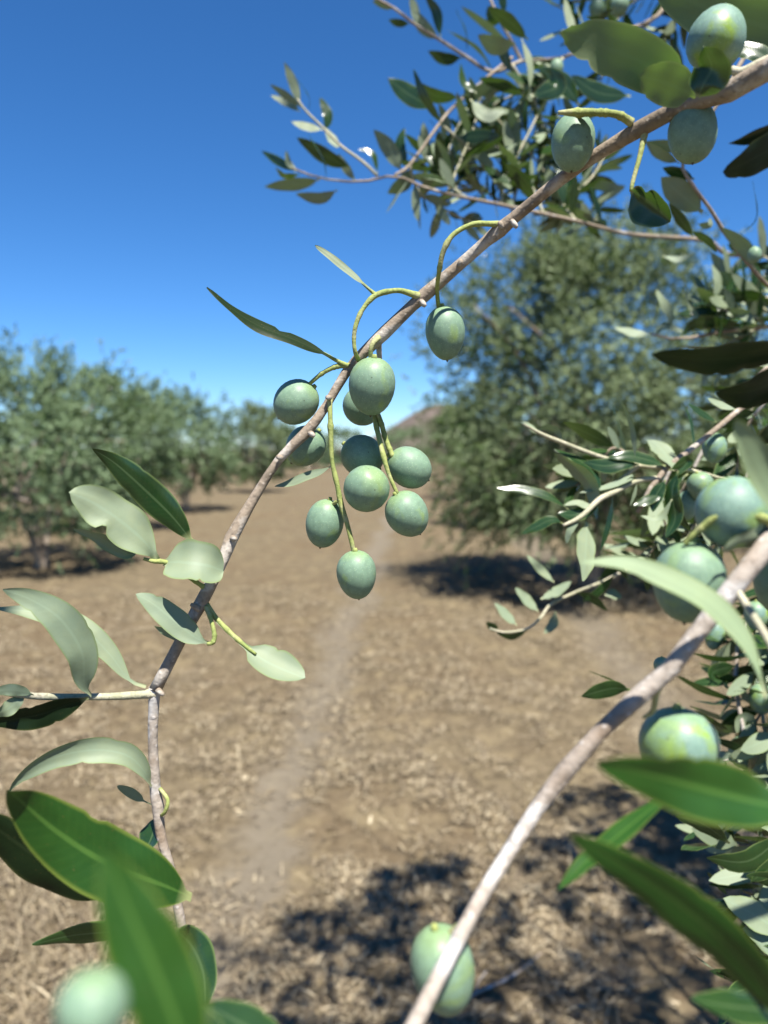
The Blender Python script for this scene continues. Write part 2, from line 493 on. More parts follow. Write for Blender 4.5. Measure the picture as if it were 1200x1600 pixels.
# far dark hill
m, nt, nd, lk = new_mat('scrub_hill')
out = N(nd, 'ShaderNodeOutputMaterial'); pb = N(nd, 'ShaderNodeBsdfPrincipled')
tc = N(nd, 'ShaderNodeTexCoord')
a = noise_n(.09, 6, .7); b = noise_n(.5, 4, .6)
r1 = ramp(nd, [(.35, (0.070, 0.053, 0.041)), (.55, (0.106, 0.077, 0.060)), (.72, (0.06, 0.065, 0.04))]); lk.new(a, r1.inputs[0])
c = mix(nd, lk, r1.outputs[0], (0.05, 0.05, 0.035), mapr(nd, lk, b, .52, .66))
lk.new(c, pb.inputs['Base Color']); pb.inputs['Roughness'].default_value = 1
lk.new(pb.outputs[0], out.inputs[0])
hx = np.linspace(-60, 320, 150); hy = np.linspace(150, 420, 90)
HX, HY = np.meshgrid(hx, hy)
prof = np.exp(-((HX - 20 - .04 * (HY - 285)) / 21) ** 2) + .25 * np.exp(-((HX - 120) / 60) ** 2)
HZ = np.sin(np.clip((HY - 150) / 270, 0, 1) * math.pi) ** .8 * (15.5 * prof + 1.5 * vnoise(HX * .06, HY * .06, 8) * prof + .6 * vnoise(HX * .3, HY * .3, 9) * prof) - .3
hv = np.stack([HX, HY, HZ], -1).reshape(-1, 3)
i = np.arange(89)[:, None] * 150 + np.arange(149)[None]
hf = np.stack([i, i + 1, i + 151, i + 150], -1).reshape(-1, 4)
hill = link('hill', np_mesh('hill', hv, hf, True), None, m)
tag(hill, 'low dark scrub covered hill beyond the end of the dirt track', None, None, 'structure')

# loose straw and litter
m, nt, nd, lk = new_mat('straw')
out = N(nd, 'ShaderNodeOutputMaterial'); pb = N(nd, 'ShaderNodeBsdfPrincipled')
at = N(nd, 'ShaderNodeAttribute'); at.attribute_name = 'rnd'
r1 = ramp(nd, [(0, (0.06, 0.043, 0.026)), (.35, (0.15, 0.115, 0.068)), (.75, (0.245, 0.195, 0.118)), (1, (0.37, 0.315, 0.21))]); lk.new(at.outputs['Fac'], r1.inputs[0])
lk.new(r1.outputs[0], pb.inputs['Base Color']); pb.inputs['Roughness'].default_value = .7
lk.new(pb.outputs[0], out.inputs[0])
M_STRAW = m


def straw(name, n, seed, xr, yr, lmin, lmax, tilt, dens, width=.0022, nearpow=1.0):
    g = np.random.default_rng(seed)
    y = yr[0] + (yr[1] - yr[0]) * g.random(n * 3) ** nearpow
    x = (g.random(n * 3) - .5) * 2 * (xr[0] + xr[1] * y) + xr[2]
    keep = g.random(n * 3) < dens(x, y)
    x = x[keep][:n]; y = y[keep][:n]; k = len(x)
    z = gheight(x, y) + .004
    az = g.random(k) * 2 * math.pi
    el = np.abs(g.normal(0, tilt, k))
    L = lmin + (lmax - lmin) * g.random(k) ** 2
    d = np.stack([np.cos(az) * np.cos(el), np.sin(az) * np.cos(el), np.sin(el)], -1)
    s = np.stack([-np.sin(az), np.cos(az), g.normal(0, .4, k)], -1)
    w = width * (0.6 + g.random(k))[:, None]
    p = np.stack([x, y, z], -1)
    mid = p + d * L[:, None] * .55 + np.array([0, 0, 1]) * (L * .07)[:, None]
    tip = p + d * L[:, None]
    v = np.stack([p - s * w, p + s * w, mid + s * w * .8, mid - s * w * .8, tip], 1).reshape(-1, 3)
    b = np.arange(k)[:, None] * 5
    f = np.vstack([b + np.array([0, 1, 2]), b + np.array([0, 2, 3]), b + np.array([3, 2, 4])])
    rv = np.tile(g.random(k), 3)
    return link(name, np_mesh(name, v, f, False, rv), None, M_STRAW)


def dens_a(x, y):
    t = np.minimum(np.abs(x - track1(y)) / .16, np.abs(x - track2(y)) / .3)
    return np.clip(.25 + .8 * vnoise(x * 2.2, y * 2.2, 21) + .9 * vnoise(x * 6, y * 6, 22), .02, 1) * (1 - .85 * np.exp(-t ** 2))


def dens_b(x, y):
    return np.clip(.9 * vnoise(x * 1.7 + 3, y * 1.7, 31) - .1, 0, 1) * (np.exp(-(np.minimum(np.abs(x - track1(y)), np.abs(x - track2(y))) / .2) ** 2) < .3)


s1 = straw('dry_grass', 105000, 11, (.25, .58, 0), (1.5, 8.5), .02, .075, .25, dens_a, .0021, 1.25)
tag(s1, 'flattened dry straw scattered over the brown soil', 'dry grass', None, 'stuff')
s2 = straw('dry_grass', 9000, 12, (.3, .6, 0), (1.6, 6.5), .03, .10, .75, dens_b, .0016, 1.1)
tag(s2, 'short upright tufts of bleached dry grass', 'dry grass', None, 'stuff')
s3 = straw('dry_grass', 5000, 13, (.35, .0, -1.22), (1.7, 3.0), .05, .14, .55, lambda x, y: .4 + 0 * x, .0017, 1.)
tag(s3, 'bleached straw clump at the lower left under the green shoot', 'dry grass', None, 'stuff')
s4 = straw('dry_grass', 6000, 14, (.9, .0, 2.9), (7.3, 9.0), .05, .2, .6, lambda x, y: .5 + 0 * x, .003, 1.)
tag(s4, 'orange dry grass at the foot of the large olive tree', 'dry grass', None, 'stuff')

s5 = straw('fallen_leaves', 800, 15, (.25, .58, 0), (1.5, 8.0), .035, .06, .18, lambda x, y: .5 + 0 * x, .005, 1.2)
tag(s5, 'dry fallen leaves lying between the straw', 'fallen leaves', None, 'stuff')


def G(x, y, up=.0):
    """the ground point seen at pixel (x, y)"""
    r = P(x, y, 1.) - CAM
    q = CAM + r * (CAM.z / -r.z)
    return Vector((q.x, q.y, float(gheight(np.array([q.x]), np.array([q.y]))[0]) + up))


# clods and stones
g = np.random.default_rng(5)
n = 6000
cy = 1.5 + 6.5 * g.random(n) ** 1.2; cx = (g.random(n) - .5) * 2 * (.3 + .58 * cy)
cr = .004 + .016 * g.random(n) ** 3
ico = np.array([(0, 0, 1), (.9, 0, .3), (.28, .85, .3), (-.72, .53, .3), (-.72, -.53, .3), (.28, -.85, .3), (.6, .5, -.5), (-.3, .7, -.5), (-.8, 0, -.5), (-.3, -.7, -.5), (.6, -.5, -.5)])
ift = np.array([(0, 1, 2), (0, 2, 3), (0, 3, 4), (0, 4, 5), (0, 5, 1), (1, 6, 2), (2, 7, 3), (3, 8, 4), (4, 9, 5), (5, 10, 1), (6, 7, 2), (7, 8, 3), (8, 9, 4), (9, 10, 5), (10, 6, 1)])
j = 1 + .5 * (g.random((n, 11, 1)) - .5)
cv = (ico[None] * j * cr[:, None, None] * np.array([1, 1, .7]) * (1 + .5 * (g.random((n, 1, 3)) - .5)) + np.stack([cx, cy, gheight(cx, cy)], -1)[:, None])
cf = (ift[None] + (np.arange(n) * 11)[:, None, None]).reshape(-1, 3)
clods = link('soil_clods', np_mesh('soil_clods', cv.reshape(-1, 3), cf), None, M_SOIL)
tag(clods, 'small dry clods and stones strewn on the soil', 'clods', None, 'stuff')


# ------------------------------------------------------------------ trees
def tree(x, y, h, rx, rz0, nleaf, seed, label, mat, leaf=.055, group='olive trees in the orchard rows', lean=0., wide_low=0., reject=None, nclump=70, trunk_h=None, wisps=10, limb_r=1., clump_s=1., sprigs=()):
    """olive tree: several twisted stems, limbs, and a crown of drooping sprigs"""
    g = np.random.default_rng(seed)
    z0 = float(gheight(np.array([x]), np.array([y]))[0])
    root = thing('olive_tree', (x, y, z0), label, 'olive tree', group)
    zc = (h + rz0) / 2; rz = (h - rz0) / 2
    # trunk: two or three stems joined at the foot
    vs, qs, ts, off = [], [], [], 0
    limb_tips = []
    tv = [[], [], [], 0]; lv = [[], [], [], 0]

    def add(acc, pts, rad, sides, bump):
        v, q, t = tube_data(pts, rad, sides, bump, seed)
        acc[0].append(v); acc[1].append(q + acc[3]); acc[2].append(t + acc[3]); acc[3] += len(v)
    th = trunk_h or h * .32
    for s in range(3):
        a = s * 2.1 + g.random() * 1.2
        p = [(0.05 * math.cos(a), .05 * math.sin(a), -.06), (.07 * math.cos(a + .5), .07 * math.sin(a + .5), th * .3),
             (.16 * math.cos(a + .8) + lean * .3, .16 * math.sin(a + .8), th * .7), (.30 * math.cos(a + .9) + lean * .6, .30 * math.sin(a + .9), th)]
        add(tv, catmull(p, 10), np.linspace(.075, .05, 10) * h / 3.5, 8, .25)
        for b in range(4):
            aa = a + (b - 1.5) * .75 + g.normal(0, .2)
            rr = rx * (.55 + .3 * g.random())
            tip = (rr * math.cos(aa) + lean, rr * math.sin(aa), zc + rz * (-.6 + 1.2 * g.random()))
            midp = tuple(np.array(p[-1]) * .5 + np.array(tip) * .5 + np.array([0, 0, .12 * h * g.random()]))
            add(lv, catmull([p[-1], midp, tip], 9), np.linspace(.045, .010, 9) * h / 3.5 * limb_r, 6, .15)
            limb_tips.append(tip)
    for nm, acc in (('trunk', tv), ('limbs', lv)):
        me = mesh_of(nm, np.vstack(acc[0]), np.vstack(acc[1]), np.vstack(acc[2]))
        link(nm, me, root, M_TRUNK)
    # clumps
    zz = g.random(nclump) * 1.9 - .93
    rh = np.sqrt(np.clip(1 - np.clip(zz, 0, 1) ** 2.2, .02, 1)) * (1 - (.42 - wide_low) * np.clip(-zz, 0, 1) ** 2.5)
    rad = (.25 + .68 * g.random(nclump) ** .55) * rh
    az = g.random(nclump) * 2 * math.pi
    cc = np.stack([np.cos(az) * rad * rx, np.sin(az) * rad * rx, zz * rz * .93], -1)
    cc[:, 2] += zc; cc[:, 0] += lean
    cs = (.22 + .22 * g.random(nclump)) * rx * .50 * clump_s
    # a few long shoots sticking up and out of the crown
    nl = 16                                              # leaves per sprig
    ns = nleaf // nl
    ci = g.integers(0, nclump, ns)
    base = cc[ci] + g.normal(0, .55, (ns, 3)) * cs[ci][:, None]
    ctr = np.array([lean, 0, zc])
    dirv = (base - ctr) / np.array([rx, rx, rz]) + g.normal(0, .55, (ns, 3)) + np.array([0, 0, .15])
    dirv /= np.linalg.norm(dirv, axis=1)[:, None]
    SL = (.11 + .15 * g.random(ns)) * (leaf / .055)
    if wisps:
        k = min(ns // 4, wisps * 8)
        wi = g.integers(0, wisps, k)
        wu = g.normal(0, 1, (wisps, 3)); wu[:, 2] = np.abs(wu[:, 2]) * 1.1 + .35; wu /= np.linalg.norm(wu, axis=1)[:, None]
        wl = (.85 + .38 * g.random(k))
        base[:k] = wu[wi] * wl[:, None] * np.array([rx, rx, rz]) + ctr + g.normal(0, .035, (k, 3)) * rx
        dirv[:k] = wu[wi] * np.array([.5, .5, 1.2]) + g.normal(0, .35, (k, 3)); dirv[:k] /= np.linalg.norm(dirv[:k], axis=1)[:, None]
    for (sx, sy, sz, spread, cnt) in sprigs:
        bb = np.array([sx - x, sy - y, sz - z0]) + g.normal(0, 1, (cnt, 3)) * np.array([spread, spread, .12])
        base = np.vstack([base, bb]); dv = g.normal(0, 1, (cnt, 3)) * np.array([1, 1, .4]); dirv = np.vstack([dirv, dv / np.linalg.norm(dv, axis=1)[:, None]])
        SL = np.concatenate([SL, .2 + .15 * g.random(cnt)]); ns += cnt
    t = np.linspace(.08, 1, nl)[None, :, None]
    lp = base[:, None] + dirv[:, None] * SL[:, None, None] * t + np.array([0, 0, -1.]) * (t ** 2) * (SL * .15)[:, None, None]
    lp = lp.reshape(-1, 3); dd = np.repeat(dirv, nl, 0)
    k = len(lp)
    rd = g.normal(0, 1, (k, 3)); rd -= dd * np.sum(rd * dd, 1)[:, None]; rd /= np.linalg.norm(rd, axis=1)[:, None]
    ld = dd * .75 + rd * .75 + np.array([0, 0, -.1]); ld /= np.linalg.norm(ld, axis=1)[:, None]
    nn = dd * .6 - rd * .6 + np.array([0, 0, .55]) + g.normal(0, .35, (k, 3)); nn -= ld * np.sum(nn * ld, 1)[:, None]; nn /= np.linalg.norm(nn, axis=1)[:, None] + 1e-9
    sd = np.cross(ld, nn)
    L = (leaf * (.65 + .6 * g.random(k)))[:, None]; W = L * (.14 + .06 * g.random(k)[:, None])
    if reject is not None:
        ok = ~reject(lp + np.array([x, y, z0]))
        lp, ld, nn, sd, L, W = lp[ok], ld[ok], nn[ok], sd[ok], L[ok], W[ok]; k = len(lp)
    okz = lp[:, 2] > .12
    lp, ld, nn, sd, L, W = lp[okz], ld[okz], nn[okz], sd[okz], L[okz], W[okz]; k = len(lp)
    bend = nn * L * .07
    v = np.stack([lp, lp + ld * L * .5 - sd * W - bend * 0 + bend, lp + ld * L, lp + ld * L * .5 + sd * W + bend], 1).reshape(-1, 3)
    f = (np.arange(k)[:, None] * 4 + np.array([0, 3, 2, 1])[None])
    hue = np.clip(.5 + .35 * vnoise(lp[:, 0] * 2.5 + 40, lp[:, 2] * 2.5 + lp[:, 1] * 1.3, seed) + g.normal(0, .22, k), 0, 1)
    cr = link('crown', np_mesh('crown', v, f[:, ::-1], False, hue), root, mat)
    cr['kind'] = 'stuff'
    return root


tree(2.30, 8.5, 3.85, 1.92, .50, 215000, 101, 'large dark green olive tree standing behind the hanging fruit, right of the track', M_CROWN, .047, wide_low=.12, nclump=200, wisps=30)
LT = 'olive trees in the orchard rows'
tree(-4.6, 10.2, 2.75, 1.6, .45, 60000, 102, 'feathery grey olive tree nearest on the left, with tall wispy top shoots', M_CROWN_PALE, .06, lean=-.1, nclump=110, wisps=22)
tree(-5.2, 14.6, 2.8, 1.35, .5, 30000, 103, 'pale olive tree second along the left row behind the nearest', M_CROWN_PALE, .075)
tree(-5.05, 19.5, 2.85, 1.3, .55, 24000, 104, 'rounded olive tree third along the left row with dark foot', M_CROWN_PALE, .085)
tree(-4.5, 27.5, 2.95, 1.05, .6, 16000, 105, 'dark green olive tree fourth along the left row just left of the branch', M_CROWN, .10)
tree(-5.6, 42, 2.5, 1.5, .5, 10000, 106, 'small distant olive tree fifth along the left row behind the branch', M_CROWN, .13)
tree(-5.2, 58, 2.6, 1.7, .4, 8000, 107, 'tiny far olive tree closing the left row before the hill', M_CROWN_PALE, .17)
tree(-4.2, 75, 3.0, 2.0, .2, 8000, 114, 'far pale olive tree at the end of the dirt track below the hill', M_CROWN_PALE, .22)
tree(2.7, 90, 3.4, 3.4, .2, 8000, 115, 'far olive tree at the right of the track end under the hill', M_CROWN_PALE, .25)
tree(-8.4, 16.5, 3.0, 1.9, .4, 22000, 108, 'olive tree at the far left edge in the second row', M_CROWN_PALE, .08)
tree(-9.0, 24, 3.0, 2.1, .4, 14000, 109, 'olive tree of the second left row seen between the nearer crowns', M_CROWN_PALE, .10)
tree(2.9, 15.5, 3.3, 1.7, .4, 22000, 111, 'olive tree behind the large dark one, next along the right row', M_CROWN, .075)
tree(3.2, 24, 3.2, 1.8, .4, 12000, 112, 'smaller olive tree third along the right row', M_CROWN, .10)
tree(-8.6, 34, 2.9, 1.9, .4, 9000, 116, 'distant olive tree of the second left row behind the nearer crowns', M_CROWN, .12)
tree(-7.6, 50, 2.8, 2.0, .4, 7000, 117, 'remote olive tree low on the skyline left of the branch', M_CROWN_PALE, .16)
tree(-13.5, 40, 3.0, 2.4, .4, 8000, 118, 'olive tree of the third left row showing low between the crowns', M_CROWN, .14)
tree(6.9, 12.0, 3.0, 1.75, .4, 26000, 113, 'olive tree at the right edge behind the leafy twigs', M_CROWN, .07)


def trim_view_shade(p):
    q = p - np.array(CAM)
    d = q @ np.array(FWD); u = q @ np.array(UPV)
    t = p[:, 2] / SUN.z                              # crown trimmed so that its shade falls only on chosen ground
    gx = p[:, 0] - SUN.x * t; gy = p[:, 1] - SUN.y * t
    edge_y = np.interp(gx, [-1.2, -.55, -.1, .35, .85, 1.6], [1.7, 2.4, 2.6, 2.85, 3.4, 3.6]) + .22 * vnoise(gx * 5, gy * 5, 77)
    veil = np.zeros(len(p), bool)                    # thin the leaves that would shade the hanging boughs
    for q0 in (P(950, 760, .5), P(880, 930, .66), P(700, 200, .8), P(880, 200, .85), P(1080, 500, .8), P(1170, 1050, .57), P(1000, 600, .5), P(1146, 800, .21), P(1058, 1165, .21), P(1121, 58, .26)):
        w = p - np.array(q0); al = w @ np.array(SUN)
        veil |= np.linalg.norm(w - al[:, None] * np.array(SUN)[None], axis=1) < .2
    veil &= np.random.default_rng(4).random(len(p)) < .88
    return veil | (gy > edge_y) | (np.abs(q[:, 0]) < .5 * d + .12) & (np.abs(u) < .67 * d + .15) & (d > 0) | ((np.hypot(q[:, 0] - .2, q[:, 1] + .15) < .72) & ~(np.hypot(q[:, 0] - .2, q[:, 1] + .15) < .5))


tree(2.0, 1.0, 4.7, 1.7, 2.4, 44000, 120, 'olive tree just outside the right edge whose boughs hang into view', M_CROWN, .06, lean=-.75, reject=trim_view_shade, nclump=130, wisps=0, trunk_h=1.9, limb_r=.16, clump_s=1.1, sprigs=[(.32, -.12, 2.55, .20, 12), (.05, -.15, 2.6, .2, 6)])  # sprigs: unseen, added overhead to dapple the fruit with shade

# ------------------------------------------------------------------ leaves
def leaf_profile(t, pet=.07, blunt=.0):
    u = np.clip((t - pet) / (1 - pet), 0, 1)
    w = np.sin(math.pi * u ** .92) ** .72 * (1 - .15 * u)
    w = w * (1 - blunt) + blunt * np.sqrt(np.clip(1 - (2 * u - 1) ** 4, 0, 1)) * np.clip(u * 6, 0, 1)
    w[-1] = .02
    return np.maximum(w, np.where(t < pet + .05, .13, .02))


def leaf_mesh(mid, width, nrm, curl=.12, fold=.12, blunt=0., pet=.07, notch=(), nu=6, wave=0., seed=0):
    """mid: (n,3) midrib; nrm: (n,3) upper-face normals; width: full width in metres"""
    n = len(mid); t = np.linspace(0, 1, n)
    tan = np.gradient(mid, axis=0); tan /= np.linalg.norm(tan, axis=1)[:, None] + 1e-12
    nr = nrm - tan * np.sum(nrm * tan, 1)[:, None]; nr /= np.linalg.norm(nr, axis=1)[:, None] + 1e-12
    sd = np.cross(tan, nr)
    hw = leaf_profile(t, pet, blunt) * width * .5
    u = np.linspace(-1, 1, nu + 1)
    hwu = hw[:, None] * np.ones((1, nu + 1))
    for (tc_, side, dep, wd) in notch:
        hwu[:, (u * side) > 0] *= (1 - dep * np.exp(-((t - tc_) / wd) ** 2))[:, None]
    lift = fold * np.abs(u)[None] * hwu - curl * (u ** 2)[None] * hwu
    if wave:
        lift = lift + wave * width * np.sin(t * 17 + seed)[:, None] * (u ** 2 * np.sign(u))[None]
    v = mid[:, None] + sd[:, None] * (u[None] * hwu)[..., None] + nr[:, None] * lift[..., None]
    uvs = np.stack([np.broadcast_to((u + 1) / 2, (n, nu + 1)), np.broadcast_to(t[:, None], (n, nu + 1))], -1)
    i = np.arange(n - 1)[:, None] * (nu + 1) + np.arange(nu)[None]
    f = np.stack([i, i + 1, i + nu + 2, i + nu + 1], -1).reshape(-1, 4)
    return v.reshape(-1, 3), f, uvs.reshape(-1, 2)


def leaf(parent, pts, d, w, roll=0., mat=None, curl=.15, fold=.15, blunt=0., pet=.07, notch=(), n=30, wave=.03, label=None, name='leaf', lit=None):
    """one leaf placed by its midrib as seen in the photograph: pts base -> tip in pixels (an optional third
    value is a depth offset in mm), d depth in metres (base, tip), w width in pixels, roll degrees about the midrib
    (0: upper face towards the lens, 180: lower face), single or (base, tip)"""
    if len(pts) == 2:
        (xa, ya), (xb, yb) = pts[0][:2], pts[1][:2]
        k = .06 * (1 if (xa + yb) % 2 < 1 else -1)
        pts = [pts[0], ((xa + xb) / 2 + (yb - ya) * k, (ya + yb) / 2 - (xb - xa) * k), pts[1]]
    d0, d1 = d if isinstance(d, tuple) else (d, d)
    wp = []
    for k, p in enumerate(pts):
        f = k / (len(pts) - 1)
        wp.append(P(p[0], p[1], d0 + (d1 - d0) * f + (p[2] / 1000 if len(p) > 2 else 0)))
    mid = catmull(wp, n)
    tan = np.gradient(mid, axis=0); tan /= np.linalg.norm(tan, axis=1)[:, None] + 1e-12
    view = np.array(CAM)[None] - mid; view /= np.linalg.norm(view, axis=1)[:, None]
    n0 = view - tan * np.sum(view * tan, 1)[:, None]; n0 /= np.linalg.norm(n0, axis=1)[:, None] + 1e-12
    s = np.cross(tan, n0)
    r0, r1 = roll if isinstance(roll, tuple) else (roll, roll)
    if lit is not None:                       # tip the face in view towards the sun or away from it
        under = 90 < (r0 + r1) / 2 < 270 or -270 < (r0 + r1) / 2 < -90
        c0 = (180 if r0 > 0 else -180) if under else 0
        best = None
        k = n // 2
        for sg in (1, -1):
            dev = sg * max(abs((r0 + r1) / 2 - c0), abs(lit))
            q = math.radians(c0 + dev)
            nv = (n0[k] * math.cos(q) - s[k] * math.sin(q)) * (-1 if under else 1)
            dt = float(nv @ np.array(SUN)) * (1 if lit > 0 else -1)
            if best is None or dt > best[0]: best = (dt, dev)
        hs = (r1 - r0) / 2 if abs(r1 - r0) < 40 else 0
        r0, r1 = c0 + best[1] - hs, c0 + best[1] + hs
    r = np.radians(np.linspace(r0, r1, n))[:, None]
    nr = n0 * np.cos(r) - s * np.sin(r)
    width = w * (d0 + d1) / 2 / F_PX
    if w > 34 and not notch:
        nk = random.Random(int(pts[0][0] * 13 + pts[0][1]))
        notch = [(nk.uniform(.3, .85), nk.choice((1, -1)), nk.uniform(.08, .2), nk.uniform(.012, .03)) for _ in range(2)]
    v, f, uv = leaf_mesh(mid, width, nr, curl, fold, blunt, pet, notch, 6, wave, pts[0][0])
    org = mid[0].copy()
    me = np_mesh('leaf', v - org, f, True, None, uv)
    o = link(name, me, parent, mat or M_LEAF)
    o.location = Vector(org) - worldloc(parent)
    if label: o['label'] = label
    return o


# leaves shared by the twigs that are filled by a loop
LEAF_SHAPES = []
for k in range(8):
    g = np.random.default_rng(300 + k)
    n = 10; t = np.linspace(0, 1, n)
    bend = g.normal(.03, .10); sw = g.normal(0, .07)
    mid = np.stack([sw * t ** 2, t, -bend * t ** 2], -1)
    tw = g.normal(0, .35) * t
    nrm = np.stack([np.sin(tw), np.zeros(n), np.cos(tw)], -1)
    v, f, uv = leaf_mesh(mid, .25 + .07 * g.random(), nrm, .15, .15, .15, .08, (), 4, .02, k)
    me = np_mesh('leaf', v, f, True, None, uv); me.materials.append(M_LEAF)
    LEAF_SHAPES.append(me)


def put_leaf(parent, base, direction, normal, L, r):
    me = r.choice(LEAF_SHAPES)
    o = bpy.data.objects.new('leaf', me); COL.objects.link(o); o.parent = parent
    y = Vector(direction).normalized(); z = (Vector(normal) - y * Vector(normal).dot(y)).normalized(); x = y.cross(z)
    m = Matrix((x, y, z)).transposed().to_4x4()
    wl = worldloc(parent)
    o.matrix_local = Matrix.Translation(Vector(base) - wl) @ m @ Matrix.Diagonal((L, L, L, 1))
    return o


def leafy(parent, wpts, npairs, L, seed, t0=.05, t1=1., drop=.12, up=.35, open_=.9):
    """opposite pairs, each pair turned a quarter from the last, upper faces turned to the twig's tip and the sky"""
    r = random.Random(seed)
    c = catmull(wpts, 60)
    for k in range(npairs):
        t = t0 + (t1 - t0) * (k + .3 * r.random()) / max(1, npairs - 1 + .3)
        i = min(58, int(t * 59)); p = c[i]; d = Vector(c[i + 1] - c[i]).normalized()
        ref = Vector((.2, .3, 1)) if abs(d.z) < .8 else Vector((1, .2, 0))
        a = (ref - d * ref.dot(d)).normalized(); b = d.cross(a)
        ph = (k % 2) * math.pi / 2 + r.uniform(-.5, .5) + .5
        for s in (0, math.pi):
            if r.random() < drop: continue
            q = a * math.cos(ph + s) + b * math.sin(ph + s)
            op = open_ * r.uniform(.7, 1.25)
            ld = d * math.cos(op) + q * math.sin(op) + Vector((r.uniform(-.25, .25), r.uniform(-.25, .25), r.uniform(-.2, .25)))
            nn = d * math.sin(op) - q * math.cos(op) + Vector((0, 0, up)) + Vector((r.uniform(-.4, .4), r.uniform(-.4, .4), r.uniform(-.3, .3)))
            if r.random() < .28: nn = -nn
            put_leaf(parent, p, ld, nn, L * r.uniform(.6, 1.15) * (1 - .35 * max(0, t - .8) / .2), r)


def px(pts, d=None):
    """pixel polyline -> world points; entries (x, y) with d, or (x, y, depth)"""
    out = []
    for k, p in enumerate(pts):
        dd = p[2] if len(p) > 2 else (d if not isinstance(d, tuple) else d[0] + (d[1] - d[0]) * k / (len(pts) - 1))
        out.append(P(p[0], p[1], dd))
    return out


def branch(label, group='olive branches around the view', base=None):
    return thing('olive_branch', base, label, 'olive branch', group)


def twig(parent, pts, d, w0, w1, mat=M_BARK, name='twig', bump=.06, sides=10, knots=(), n=None, extra=(), wscale=1.):
    """w0, w1: full width in pixels at the first and last point"""
    w = px(pts, d)
    r = []
    for k, p in enumerate(pts):
        f = k / (len(pts) - 1)
        dd = p[2] if len(p) > 2 else (d if not isinstance(d, tuple) else d[0] + (d[1] - d[0]) * f)
        wp = p[3] if len(p) > 3 else w0 + (w1 - w0) * f
        r.append(wp * dd / F_PX * .5 * wscale)
    if mat is M_STALK and not knots and len(pts) > 4:
        knots = [(rng.uniform(.12, .92), rng.uniform(.12, .30), .02) for _ in range(4)]
        n = n or 46
        wscale *= .76
    ex = [Vector(e) for e in extra]
    if ex:
        w = ex + w; r = [max(r[0] * 1.1, .003)] * len(ex) + r
    return tube(name, w, r, mat, parent, sides, bump, rng.randrange(999), n, knots)


# ================================================================== the diagonal branch with the sharp fruit
B1 = [(1330, 50, .25, 40), (1200, 108, .252, 38), (1140, 143, .262, 34), (1077, 162, .272, 28), (997, 203, .285, 23), (890, 270, .302, 21), (800, 343, .318, 21), (783, 358, .32, 26), (770, 368, .322, 20),
      (717, 415, .328, 19), (662, 462, .333, 24), (650, 472, .334, 20), (600, 521, .336, 19), (546, 575, .338, 17), (508, 637, .338, 15), (479, 675, .337, 19), (437, 717, .337, 15), (404, 767, .337, 16),
      (362, 840, .335, 19), (348, 875, .333, 18), (317, 937, .331, 23), (287, 992, .330, 19), (242, 1079, .328, 21)]
main = branch('bare brown olive branch crossing the view diagonally with the sharp fruit cluster', base=P(1330, 50, .25))
twig(main, B1, None, 0, 0, M_BARK, 'stem', .06, 16, n=230, wscale=.92,
     extra=[(1.25, 1.10, 2.15), (.75, .62, 1.98), (.33, .34, 1.83)],
     knots=[(.60, .18, .006), (.69, .2, .005), (.76, .22, .006), (.83, .2, .006), (.9, .2, .006), (.96, .22, .006)])
twig(main, [(242, 1074, .328, 19), (240, 1108, .329, 16), (239, 1162, .330, 15), (243, 1237, .331, 17), (247, 1262, .331, 18), (252, 1308, .331, 15), (267, 1362, .331, 15), (281, 1433, .331, 15), (286, 1480, .331, 14), (300, 1660, .33, 13)],
     None, 0, 0, M_BARK_PALE, 'twig', .05, 12, n=70)
twig(main, [(244, 1083, .328, 16), (200, 1087, .325, 13), (140, 1089, .32, 11), (60, 1088, .312, 11), (-10, 1079, .305, 9), (-90, 1060, .30, 7)], None, 0, 0, M_SHOOT, 'twig', .1, 10)
for (x, y, dx, dy, d) in ((717, 415, 4, -9, .328), (658, 470, 7, 9, .333), (516, 622, -7, -2, .337), (484, 676, 8, 6, .336), (440, 716, -8, -3, .336),
                          (362, 840, 8, 3, .334), (312, 952, -14, -8, .330), (246, 1078, 10, 8, .328), (784, 356, -4, -10, .319), (800, 345, 8, 11, .318), (890, 268, -8, -9, .301)):
    tube('bud', [P(x, y, d - .002), P(x + dx * .6, y + dy * .6, d - .003), P(x + dx, y + dy, d - .003)], [.0012, .0012, .0007], M_BARK, main, 7, .2, 3, 7)
ST = 'fruit_stalk'
twig(main, [(655, 463, .332, 13), (646, 460, .331, 11), (621, 454, .329, 8), (588, 461, .327, 9), (567, 483, .326, 7), (556, 508, .326, 7.5), (553, 530, .327, 6.5), (555, 550, .328, 7), (560, 562, .333, 8)], None, 0, 0, M_STALK, ST)
twig(main, [(786, 352, .32, 14), (771, 350, .318, 10), (737, 351, .316, 8), (708, 367, .315, 8), (693, 392, .316, 8.5), (686, 425, .32, 7), (683, 454, .33, 6.5), (686, 486, .337, 7)], None, 0, 0, M_STALK, ST)
twig(main, [(546, 571, .337, 9), (525, 573, .337, 8), (504, 583, .338, 7), (487, 597, .339, 6.5), (476, 608, .34, 6)], None, 0, 0, M_STALK, ST)
twig(main, [(592, 527, .334, 9), (581, 540, .332, 8), (579, 570, .336, 7), (583, 620, .348, 7), (586, 655, .344, 8), (598, 708, .337, 8), (608, 742, .336, 6.5), (621, 772, .336, 6)], None, 0, 0, M_STALK, ST)
twig(main, [(588, 640, .346, 7), (596, 662, .342, 8), (602, 684, .342, 8), (613, 712, .341, 8), (618, 722, .342, 7)], None, 0, 0, M_STALK, ST)
twig(main, [(592, 527, .34, 9), (592, 545, .343, 9), (594, 565, .346, 7)], None, 0, 0, M_BARK, ST)
